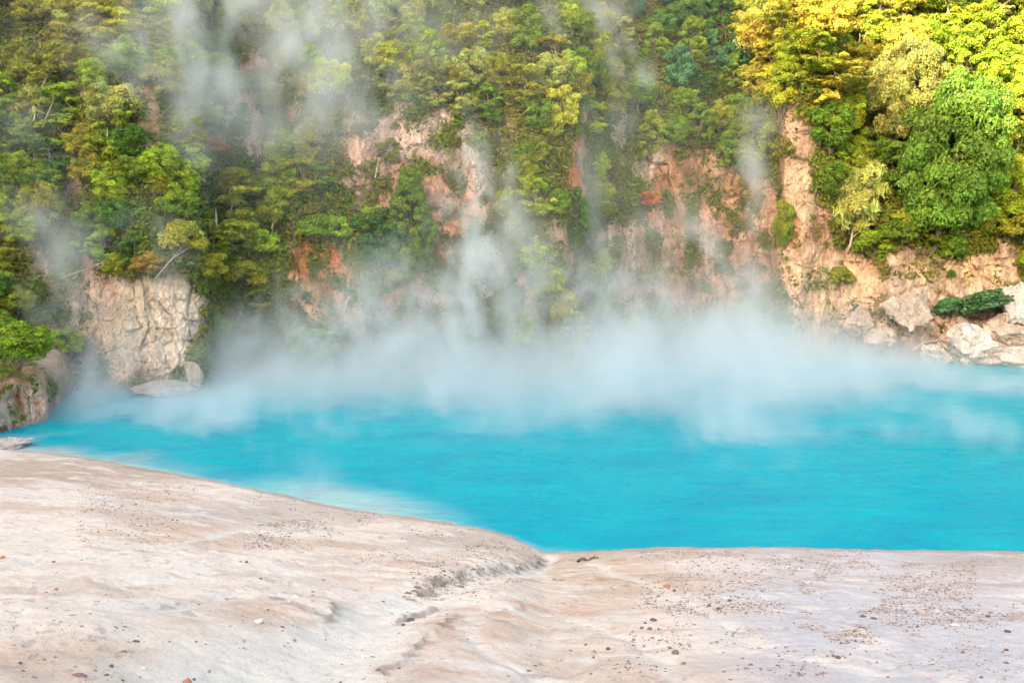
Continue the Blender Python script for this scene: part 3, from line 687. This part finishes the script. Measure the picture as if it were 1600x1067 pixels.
BOULD = [(1512, 540, 76, 52, 0, 'large jagged white-grey boulder at the water on the right shore'), (1462, 552, 44, 28, 0, 'smaller white boulder left of the jagged one at the waterline'), (1572, 518, 60, 40, 1, 'tan boulder behind the white ones at the right edge'),
         (1422, 484, 66, 56, 1, 'big rounded pale tan boulder halfway along the right shore cliff'), (1588, 552, 60, 30, 0, 'low flat white rock at the right edge waterline'), (1540, 566, 60, 16, 0, 'flat pale slab lying in the water below the jagged boulder'),
         (1592, 480, 44, 60, 0, 'grey block standing at the right edge below the bushes'), (1378, 532, 44, 28, 1, 'half steamed-over rock left of the smaller white boulder'), (1345, 505, 40, 36, 1, 'pinkish block at the foot of the cliff in thin steam'), (1600, 570, 50, 18, 0, 'lowest white slab in the right corner of the shore'),
         (302, 588, 24, 40, 1, 'leaning pale slab at the right foot of the white cliff'), (245, 608, 84, 20, 1, 'dark undercut block along the foot of the white cliff'), (10, 694, 60, 12, 0, 'white crusted slab at the left end of the lake')]
for q, (px, py, wp, hp, k, lab) in enumerate(BOULD):
    P = hit([px], [min(py+hp*.3, 560 if px > 400 else 604)])[0]
    if px < 60: P = np.array((*ghit([px], [py+6])[0], .1))
    yb = P[1]-(1.5 if px > 400 else .3)
    u, e = ray(px, py); zc = CAMZ+yb*float(e)
    sc = yb/F; c, f = rock_shape(100+q, 90, 60, 14, .12)
    o = mesh_np('boulder', c*np.array((wp*sc*.6, wp*sc*.5, hp*sc*.62)), f, M_pinkrock if k else M_boulder, smooth=False)
    o.location = (u*yb, yb, max(zc, hp*sc*.2)); o.rotation_euler = (0, 0, random.uniform(0, .6))
    tag(o, lab, 'boulder', 'boulders along the far shore')

STONE = [rock_shape(20+q, 12, 8, 9, .08) for q in range(6)]
SM = []
for q, (c, f) in enumerate(STONE):
    t = mesh_np('stone', c, f, M_stone); SM.append(t.data); bpy.data.objects.remove(t)
RUST, DARK, PALE, GREYC = (.42, .20, .12), (.13, .10, .09), (.70, .66, .62), (.32, .28, .26)
ST = [(404, 974, 28, 9, PALE, 'flat whitish stone left of the dry gully, lower one'), (461, 933, 16, 7, PALE, 'small flat whitish stone up and left of the gully'), (292, 1045, 17, 13, RUST, 'rusty cube-like stone near the bottom left'), (302, 1041, 7, 6, DARK, 'tiny dark pebble touching the rusty stone'),
      (3, 867, 9, 8, RUST, 'red-brown pebble at the left edge'), (87, 915, 9, 7, RUST, 'rusty pebble alone on the left bank'), (71, 919, 7, 4, GREYC, 'grey pebble left of the lone rusty pebble'), (83, 871, 8, 5, DARK, 'dark pebble right of the red-brown edge pebble'), (127, 869, 7, 5, GREYC, 'grey pebble on the pale line in the left bank'), (31, 1034, 6, 6, DARK, 'small black pebble in the bottom left corner'),
      (224, 1036, 11, 9, PALE, 'pale stone in shadow left of the rusty stone'), (326, 1031, 9, 7, GREYC, 'grey pebble right of the rusty stone'), (302, 1063, 10, 8, GREYC, 'grey stone cut by the bottom edge'), (124, 1053, 30, 6, (.25, .15, .13), 'dark red flat flake near the bottom left'),
      (709, 815, 10, 14, (.62, .48, .36), 'upright pale stone on the lip by the water'), (865, 906, 10, 6, (.55, .28, .12), 'orange pebble below the gully mouth'), (1042, 918, 13, 8, RUST, 'rusty stone at the upper end of the right white vein'), (1054, 922, 8, 6, DARK, 'dark stone right beside the rusty vein stone'),
      (1108, 946, 9, 6, DARK, 'dark pebble on the middle of the right white vein'), (1120, 941, 8, 6, GREYC, 'grey pebble on the middle of the right white vein'), (1122, 949, 9, 6, DARK, 'dark pebble just below the grey one on the vein'), (1140, 937, 9, 6, DARK, 'dark pebble up and right of the vein cluster'), (1021, 972, 14, 8, DARK, 'dark flat stone beside the brown crumbling cluster'),
      (1015, 988, 12, 10, (.25, .15, .12), 'largest brown lump of the crumbling cluster'), (1003, 985, 9, 8, (.25, .15, .12), 'brown lump at the left of the crumbling cluster'), (1008, 977, 7, 5, DARK, 'small dark lump on top of the crumbling cluster'), (990, 998, 8, 6, (.28, .17, .13), 'single brown lump below the crumbling cluster'), (950, 1013, 9, 7, DARK, 'dark lone stone below left of the crumbling cluster'),
      (1055, 1020, 14, 12, (.24, .16, .14), 'brown ragged stone in the lower middle right'), (1068, 1034, 12, 9, (.24, .16, .14), 'brown ragged stone just below its twin'), (1120, 1006, 10, 6, GREYC, 'grey stone between the vein and the pale flat'), (1160, 1028, 8, 5, GREYC, 'grey flat pebble in the pale silt low right'),
      (1493, 979, 15, 6, PALE, 'white flat stone with a dark underside on the right flat'), (1348, 963, 12, 5, DARK, 'dark flake left of the right white stone'), (1365, 967, 12, 5, DARK, 'dark flake closest to the left of the right white stone'), (1545, 965, 11, 5, DARK, 'dark flake right of the white stone'), (1575, 988, 14, 6, DARK, 'long dark flake at the right edge'), (1425, 996, 9, 6, GREYC, 'grey pebble below left of the right white stone'),
      (1310, 1029, 13, 5, DARK, 'dark flat pebble alone in the lower right silt'), (1572, 1014, 8, 6, DARK, 'dark pebble near the lower right edge'), (1388, 1052, 6, 5, GREYC, 'tiny pebble close to the bottom right'), (923, 1050, 8, 5, GREYC, 'small pebble low in the middle of the silt'), (505, 905, 9, 5, (.45, .28, .18), 'brown pebble on the pale line above the whitish stones'), (385, 880, 7, 5, DARK, 'right dark pebble of the close pair on the left bank'), (376, 880, 6, 5, RUST, 'left rusty pebble of the close pair on the left bank'),
      (433, 826, 9, 5, (.5, .2, .12), 'reddish pebble in the stony band near the shore'), (641, 958, 16, 10, DARK, 'dark broken lump of crust in the gully'), (660, 948, 13, 8, GREYC, 'grey lump of crust above the broken one in the gully'), (630, 964, 9, 7, DARK, 'lowest small lump of crust in the gully'), (460, 993, 8, 6, RUST, 'rusty pebble below the scarp left of the gully'), (407, 908, 7, 4, DARK, 'dark speck stone right of the close pair')]
gpos = ghit([s[0] for s in ST], [s[1] for s in ST])
for q, ((px, py, wp, hp, c, lab), (x, y)) in enumerate(zip(ST, gpos)):
    z = float(ground_z(np.array([x]), np.array([y]))[0][0]); sc = math.hypot(x, y)/F
    o = bpy.data.objects.new('stone', SM[q % 6]); COL.objects.link(o)
    o.location = (x, y, z+hp*sc*.12); o.scale = (wp*sc*.42, wp*sc*.36, hp*sc*.42); o.rotation_euler = (random.uniform(-.2, .2), random.uniform(-.2, .2), random.uniform(-.4, .4))
    o.color = (*c, 1); tag(o, lab, 'stone', 'stones lying on the pale bank')

# gravel and flakes nobody would count
def gravel(n, boxes, smin, smax, name):
    P, Ss = [], []
    for (x0, x1, y0, y1, w, ty) in boxes:
        k = int(n*w); a = rng.uniform((x0, y0), (x1, y1), (k*3, 2))
        if ty: a[:, 1] = y0+(y1-y0)*rng.random(k*3)**ty
        d = fbm(a[:, 0]*.012, a[:, 1]*.035, 5., 3)+.3*fbm(a[:, 0]*.06, a[:, 1]*.15, 9., 2)
        a = a[d+rng.normal(size=len(a))*.12 > .12][:k]; P.append(a)
    P = np.concatenate(P); xy = []
    for a in range(0, len(P), 800): xy.append(ghit(P[a:a+800, 0], P[a:a+800, 1]))
    xy = np.concatenate(xy); z = ground_z(xy[:, 0], xy[:, 1])[0]
    c, f = rock_shape(55, 6, 4, 7, .1); m = len(xy)
    s = smin*(smax/smin)**(rng.random(m)**1.7); ang = rng.uniform(0, 2*PI, m)
    el = rng.uniform(.6, 1.9, m); fl = rng.uniform(.25, .7, m)
    V = np.repeat(c[None], m, 0)+rng.normal(size=(m, len(c), 3))*.14
    V = V*np.stack([s*el, s, s*fl], 1)[:, None, :]
    ca, sa = np.cos(ang)[:, None], np.sin(ang)[:, None]
    V = np.stack([V[..., 0]*ca-V[..., 1]*sa+xy[:, :1], V[..., 0]*sa+V[..., 1]*ca+xy[:, 1:], V[..., 2]+z[:, None]], -1)
    base = np.array([(.20, .14, .12), (.11, .085, .08), (.34, .26, .22), (.22, .19, .18)])[rng.integers(0, 4, m)]
    o = mesh_np(name, V.reshape(-1, 3), (f[None]+(np.arange(m)*len(c))[:, None, None]).reshape(-1, 4), M_gravel, {'tint': np.repeat(base, len(c), 0)}, smooth=False)
    tag(o, kind='stuff'); return o
M_gravel, _nt, _b = new_mat('gravel'); _nt.links.new(attr(_nt, 'tint'), _b.inputs['Base Color']); _b.inputs['Roughness'].default_value = .9
gravel(22000, [(1000, 1600, 862, 960, .38, 1.3), (1250, 1600, 862, 1010, .16, 1), (1130, 1600, 880, 1060, .06, 0), (120, 640, 750, 850, .16, 0), (380, 800, 800, 860, .12, 0), (560, 860, 830, 880, .05, 0), (0, 1600, 870, 1066, .05, 0), (960, 1080, 930, 1050, .02, 0), (640, 850, 868, 925, .04, 0)], .006, .040, 'gravel')

NB = 120
tt = rng.random(NB)**.8*(len(BANKS)-1); ki = np.minimum(tt.astype(int), len(BANKS)-2)
bxy = BANKS[ki]+(BANKS[ki+1]-BANKS[ki])*(tt-ki)[:, None]+rng.normal(size=(NB, 2))*.15
c_, f_ = rock_shape(77, 8, 6, 7, .12)
bz = ground_z(bxy[:, 0], bxy[:, 1])[0]; sz2 = .012+.05*rng.random(NB)**2
V = (np.repeat(c_[None], NB, 0)+rng.normal(size=(NB, len(c_), 3))*.15)*np.stack([sz2*1.5, sz2, sz2*.7], 1)[:, None]+np.concatenate([bxy, bz[:, None]], 1)[:, None]
bc = np.array([(.30, .24, .19), (.17, .13, .11), (.42, .34, .28)])[rng.integers(0, 3, NB)]
tag(mesh_np('crumbled_silt', V.reshape(-1, 3), (f_[None]+(np.arange(NB)*len(c_))[:, None, None]).reshape(-1, 4), M_gravel, {'tint': np.repeat(bc, len(c_), 0)}, smooth=False), kind='stuff')

# ------------------------------------------------------------ driftwood and dead trunks
def stick(name, pts, rad, lab, mat=M_wood, cat='branch'):
    P = np.array(pts, float); o0 = P[0].copy()
    Q = [P[0]+(P[-1]-P[0])*t+np.array((0, 0, 1))*math.sin(PI*t)*rad*random.uniform(-.5, 2)+rng.normal(size=3)*rad*.5*(0 < t < 1) for t in np.linspace(0, 1, 7)] if len(P) == 2 else P
    parts = [tube(np.array(Q)-o0, np.linspace(rad, rad*.45, len(Q)), 7)]
    a, b = np.array(Q[len(Q)//2])-o0, np.array(Q[-1])-o0; ln = np.linalg.norm(b)
    parts.append(tube([a, a+(b-a)*.3+np.array((ln*.04, -ln*.03, ln*.09)), a+(b-a)*.5+np.array((ln*.06, -ln*.05, ln*.17))], [rad*.5, rad*.35, rad*.15], 5))
    o = mesh_np(name, *join(parts), mat); o.location = o0; tag(o, lab, cat)
def gpt(px, py, dz=.03):
    x, y = ghit([px], [py])[0]; return (x, y, float(ground_z(np.array([x]), np.array([y]))[0][0])+dz)
def cpt(px, py, out=.5):
    P = hit([px], [py])[0]; u, e = ray(px, py); y = P[1]-out; return (float(u)*y, y, CAMZ+float(e)*y)
stick('stick', [gpt(903, 879), gpt(934, 873)], .05, 'dark stick lying on the bank right of the gully mouth', M_bark, 'stick')
stick('fallen_branch', [cpt(95, 435, 1.2), cpt(155, 412, 1.5), cpt(200, 408, 1.2)], .035, 'pale bare branch sticking out of the low trees at the left', M_pale)
stick('dead_trunk', [cpt(243, 435, 1.6), cpt(268, 405, 1.6), cpt(298, 385, 1.2)], .05, 'slanting dead trunk across the top of the white cliff', M_wood, 'dead trunk')
stick('fallen_log', [cpt(537, 487, .8), cpt(548, 462, .6)], .1, 'short pale log leaning at the foot of the orange wall', M_pale, 'log')
stick('fallen_log', [cpt(1425, 548, 1.5), cpt(1500, 512, 1.0)], .1, 'grey log propped up to the left of the jagged boulder', M_wood, 'log')
stick('fallen_log', [cpt(1470, 556, 1.6), cpt(1560, 548, 1.3)], .06, 'thin log lying along the waterline of the right shore', M_wood, 'log')
stick('bare_trunk', [cpt(52, 190, 2.5), cpt(60, 150, 2.8), cpt(74, 118, 2.8)], .035, 'bare pale trunk leaning right on the upper left slope', M_pale, 'dead trunk')
stick('bare_trunk', [cpt(65, 200, 2.6), cpt(80, 165, 2.8), cpt(90, 140, 2.8)], .04, 'thinner bare trunk beside the leaning one, upper left', M_pale, 'dead trunk')
stick('bare_trunk', [cpt(586, 278, 1.0), cpt(592, 250, 1.2)], .06, 'thin pale stem on the pink scarp', M_pale, 'dead trunk')

# ------------------------------------------------------------ steam: one volume over the lake, density worked out on a grid
n3 = (330, 180, 120); mn = np.array((-46., 37., -.2)); mx = np.array((46., 90., 31.))
ax = [np.linspace(a, b, k).astype('f') for a, b, k in zip(mn, mx, n3)]
VX, VY, VZ = np.meshgrid(*ax, indexing='ij')
VU = VX/VY; vpx = 800+F*VU
w1 = fbm(VX*.14, VY*.14, VZ*.10, 3); w2 = fbm(VX*.14+11, VY*.14, VZ*.10+5, 3)
n1 = fbm((VX+3*w1)*.20, VY*.20, (VZ+3*w2)*.13, 5, .58)
n2 = fbm((VX+4*w2)*.42, (VY+2*w1)*.42, (VZ+2*w1)*.30-2, 4, .65)
n4 = fbm((VX+2*n1+VZ*.25)*.75, (VY+2*w1)*.6, (VZ+2*n2)*.36-4, 3, .6)
def interp(x, pts): p = np.array(pts, 'f'); return np.interp(x, p[:, 0], p[:, 1]).astype('f')
fy = interp(vpx, [(0, 640), (100, 655), (300, 655), (420, 640), (560, 642), (700, 652), (900, 668), (1000, 678), (1120, 674), (1240, 676), (1290, 656), (1400, 622), (1600, 612)])
fe = -math.tan(PITCH)+0*fy; _, fe = ray(vpx, fy); yf = (-CAMZ/fe)
ty = interp(vpx, [(0, 640), (90, 610), (200, 600), (320, 580), (400, 535), (480, 515), (560, 505), (650, 500), (760, 510), (830, 515), (900, 500), (980, 495), (1060, 490), (1110, 470), (1180, 480), (1250, 510), (1330, 520), (1400, 540), (1480, 570), (1600, 580)])
_, te = ray(vpx, ty); ht = np.maximum(CAMZ+69*te, .5)
edge = sstep(-1.5, 8.5, VY-yf+3.2+2.6*n1+2.2*n2+1.3*n4)
prof = np.exp(-(np.maximum(VZ, 0)/(ht*(.70+.34*n1+.22*n2+.16*n4)+.3))**2)
str_ = interp(vpx, [(0, .6), (100, .75), (250, .8), (340, 1.1), (450, 1.3), (800, 1.35), (950, 1.05), (1100, .8), (1200, .8), (1350, .95), (1500, .75), (1600, .6)])
dens = .19*str_*edge*prof*np.clip(.85+.6*n1+.6*n2+.5*n4, .03, 2.4)
# thin veil and loose wisps over the near water
near = sstep(1.0, 5, VY-yf+11+5*w1)*np.exp(-(VZ/.9)**2)
dens += .10*near*np.clip(n1*1.2+n2*.9-.18, 0, 1)*interp(vpx, [(0, 2), (500, 1.6), (700, 1), (1200, 1.3), (1600, 1.2)])
PL = []                                                           # plumes: points (px, py, y), radius m at both ends, density
def at(px, py, y): u, e = ray(px, py); return np.array((float(u)*y, y, CAMZ+y*float(e)))
def plume(pts, r0, r1, d, sharp=.25):
    global dens
    P = np.array([at(*p) for p in pts]); best = np.full(VX.shape, 1e9, 'f'); rr = np.ones(VX.shape, 'f')
    lo, hi = P.min(0)-3*max(r0, r1), P.max(0)+3*max(r0, r1)
    sl_ = tuple(slice(max(int((l-m)/(M-m)*(k-1)), 0), min(int((h-m)/(M-m)*(k-1))+2, k)) for l, h, m, M, k in zip(lo, hi, mn, mx, n3))
    x, y, z = VX[sl_]+1.6*w1[sl_]+.9*n2[sl_]+.4*n4[sl_], VY[sl_]+1.0*w2[sl_], VZ[sl_]+.6*w1[sl_]
    best = np.full(x.shape, 9., 'f'); N_ = len(P)-1
    for i in range(N_):
        a, b = P[i], P[i+1]; v = b-a; L = v@v
        t = np.clip(((x-a[0])*v[0]+(y-a[1])*v[1]+(z-a[2])*v[2])/L, 0, 1)
        q = np.sqrt((x-a[0]-t*v[0])**2+((y-a[1]-t*v[1])*.8)**2+(z-a[2]-t*v[2])**2)/(r0+(r1-r0)*(i+t)/N_)
        best = np.minimum(best, q)
    dens[sl_] += d*1.15*np.exp(-best**2*1.1)*np.clip(.28+1.3*n1[sl_]+1.4*n2[sl_]+1.4*n4[sl_], 0, 2.8)
plume([(735, 500, 68), (745, 400, 69), (742, 320, 71), (722, 230, 74)], 2.6, 1.6, .36)
plume([(722, 235, 74), (700, 160, 76), (705, 95, 78)], 1.6, 1.9, .16)
plume([(800, 300, 71), (785, 230, 73), (780, 190, 74)], 1.3, .9, .16)
plume([(850, 480, 68), (820, 400, 70), (800, 330, 71)], 2.2, 1.2, .13)
plume([(1130, 520, 74), (1150, 450, 75), (1118, 395, 76), (1080, 370, 77)], 1.9, 1.1, .17)
plume([(1200, 520, 74), (1170, 440, 75)], 2, 1.2, .12)
plume([(930, 520, 72), (985, 450, 74), (1060, 400, 76)], 1.5, 1.0, .10)
plume([(1010, 520, 72), (1040, 450, 75), (960, 420, 76)], 2.0, 1.4, .07)
plume([(1215, 300, 79), (1212, 230, 80), (1218, 170, 82)], 1.0, 1.3, .16)
plume([(1200, 460, 77), (1195, 350, 79), (1213, 250, 80)], 2.2, 1.0, .10)
plume([(1035, 130, 84), (985, 80, 84), (965, 20, 85)], .7, 1.7, .36)
plume([(985, 180, 82), (990, 110, 84)], 1.6, 1.4, .12)
plume([(870, 40, 80), (865, -10, 82), (880, -60, 84)], 1.6, 3.0, .30)
plume([(945, 420, 76), (935, 300, 78), (925, 180, 78)], 2.2, 1.4, .12)
plume([(285, 250, 66), (310, 160, 68), (345, 60, 71), (360, -30, 73)], 1.5, 3.2, .10)
plume([(370, 130, 71), (420, 30, 73), (480, -30, 75)], 3., 6, .06)
plume([(520, 150, 72), (480, 60, 74)], 4.0, 5.0, .05)
plume([(650, 520, 66), (655, 450, 68), (690, 400, 69)], 3.0, 1.8, .18)
plume([(545, 560, 64), (540, 480, 67)], 3.5, 2.0, .10)
plume([(120, 640, 58), (110, 560, 60), (120, 480, 62), (135, 400, 62)], 2.5, 1.6, .14)
plume([(60, 430, 59), (90, 380, 60), (60, 340, 60)], 1.6, 1.8, .13)
plume([(230, 400, 62), (200, 340, 63)], 2.0, 1.6, .08)
plume([(60, 200, 62), (140, 80, 66)], 2.5, 3.0, .04)
plume([(900, 470, 72), (960, 380, 76), (1050, 330, 79)], 2.5, 1.8, .05)
plume([(450, 520, 66), (480, 450, 68), (520, 400, 69)], 2.6, 1.2, .12)
plume([(560, 500, 66), (620, 430, 68), (680, 330, 71), (690, 250, 74)], 2.2, 1.2, .15)
plume([(380, 560, 66), (400, 500, 68)], 3, 2, .14)
plume([(940, 540, 70), (900, 470, 71), (905, 420, 72)], 2.5, 1.5, .14)
plume([(770, 140, 77), (730, 90, 78), (690, 70, 79)], 1.3, 1.1, .14)
plume([(215, 130, 66), (180, 90, 67), (150, 60, 68)], 1.5, 1.2, .10)
plume([(250, 60, 68), (300, 20, 70), (330, -40, 72)], 1.8, 2.4, .12)
plume([(600, 620, 56), (560, 660, 53), (470, 690, 50)], 1.5, 1.0, .12)
plume([(220, 650, 54), (300, 690, 49), (350, 720, 46)], 1.5, 1.0, .12)
plume([(130, 600, 57), (170, 540, 60), (120, 470, 61)], 2.4, 1.4, .12)
plume([(430, 170, 71), (520, 60, 74), (560, -20, 76)], 3.5, 4.5, .06)
plume([(560, 180, 73), (640, 90, 75), (720, 30, 77)], 2.5, 2.5, .05)
plume([(200, 120, 65), (260, 40, 68)], 2.5, 3.5, .05)
plume([(330, 700, 47), (320, 650, 50)], 1.6, 2.2, .12)
plume([(455, 735, 43), (500, 770, 40), (600, 785, 38.6)], 1.0, 1.2, .10)
plume([(1240, 720, 44.5), (1200, 690, 47), (1120, 690, 48)], .8, 1.6, .22)
plume([(1550, 690, 46), (1480, 670, 48), (1400, 668, 49)], .8, .9, .16)
dens += .0017*np.clip(1+n1, 0, 2)*sstep(52, 66, VY)*interp(vpx, [(0, 1.6), (500, 1.8), (1000, 1.5), (1220, .7), (1600, .3)])
for a_, (A, B) in ((0, (mn[0], mx[0])),): dens *= sstep(A, A+4, VX)*(1-sstep(B-4, B, VX))
dens *= 1-sstep(mx[2]-3, mx[2], VZ)
dens[dens < .0012] = 0
me = bpy.data.meshes.new('steam'); me.vertices.add(dens.size)
me.vertices.foreach_set('co', np.stack([VX, VY, VZ], -1).astype('f').ravel())
at_ = me.attributes.new('steam_density', 'FLOAT', 'POINT'); at_.data.foreach_set('value', dens.astype('f').ravel())
st = bpy.data.objects.new('steam', me); COL.objects.link(st); tag(st, kind='stuff')
g = bpy.data.node_groups.new('steam', 'GeometryNodeTree')
g.interface.new_socket('Geometry', in_out='INPUT', socket_type='NodeSocketGeometry')
g.interface.new_socket('Geometry', in_out='OUTPUT', socket_type='NodeSocketGeometry')
N = g.nodes.new; LK = g.links.new
gi = N('NodeGroupInput'); go = N('NodeGroupOutput'); vc = N('GeometryNodeVolumeCube'); pos = N('GeometryNodeInputPosition')
vc.inputs['Min'].default_value = mn; vc.inputs['Max'].default_value = mx
for k, a in zip(n3, 'XYZ'): vc.inputs['Resolution '+a].default_value = k
cur = pos.outputs[0]
for op, v in (('SUBTRACT', mn), ('DIVIDE', (mx-mn)/(np.array(n3)-1)), ('ADD', (.5, .5, .5)), ('FLOOR', None)):
    q = N('ShaderNodeVectorMath'); q.operation = op; LK(cur, q.inputs[0]); cur = q.outputs[0]
    if v is not None: q.inputs[1].default_value = v
sx3 = N('ShaderNodeSeparateXYZ'); LK(cur, sx3.inputs[0])
def toint(s): f = N('FunctionNodeFloatToInt'); LK(s, f.inputs[0]); return f.outputs[0]
def im(a, b, op):
    m = N('FunctionNodeIntegerMath'); m.operation = op
    for q, v in enumerate((a, b)):
        if isinstance(v, int): m.inputs[q].default_value = v
        else: LK(v, m.inputs[q])
    return m.outputs[0]
i_, j_, k_ = [toint(sx3.outputs[q]) for q in range(3)]
idx = im(im(im(im(i_, n3[1], 'MULTIPLY'), j_, 'ADD'), n3[2], 'MULTIPLY'), k_, 'ADD')
si = N('GeometryNodeSampleIndex'); si.data_type = 'FLOAT'; si.domain = 'POINT'; LK(gi.outputs[0], si.inputs['Geometry']); LK(idx, si.inputs['Index'])
na = N('GeometryNodeInputNamedAttribute'); na.data_type = 'FLOAT'; na.inputs['Name'].default_value = 'steam_density'
LK(na.outputs[0], si.inputs['Value']); LK(si.outputs[0], vc.inputs['Density'])
M_steam = bpy.data.materials.new('steam'); M_steam.use_nodes = True; mt = M_steam.node_tree; mt.nodes.remove(mt.nodes['Principled BSDF'])
pv = mt.nodes.new('ShaderNodeVolumePrincipled'); pv.inputs['Color'].default_value = (.72, .82, .875, 1); pv.inputs['Density'].default_value = 1.0; pv.inputs['Anisotropy'].default_value = .1
mt.links.new(pv.outputs[0], mt.nodes['Material Output'].inputs['Volume'])
sm = N('GeometryNodeSetMaterial'); sm.inputs['Material'].default_value = M_steam; LK(vc.outputs[0], sm.inputs[0]); LK(sm.outputs[0], go.inputs[0])
st.modifiers.new('steam', 'NODES').node_group = g; me.materials.append(M_steam)
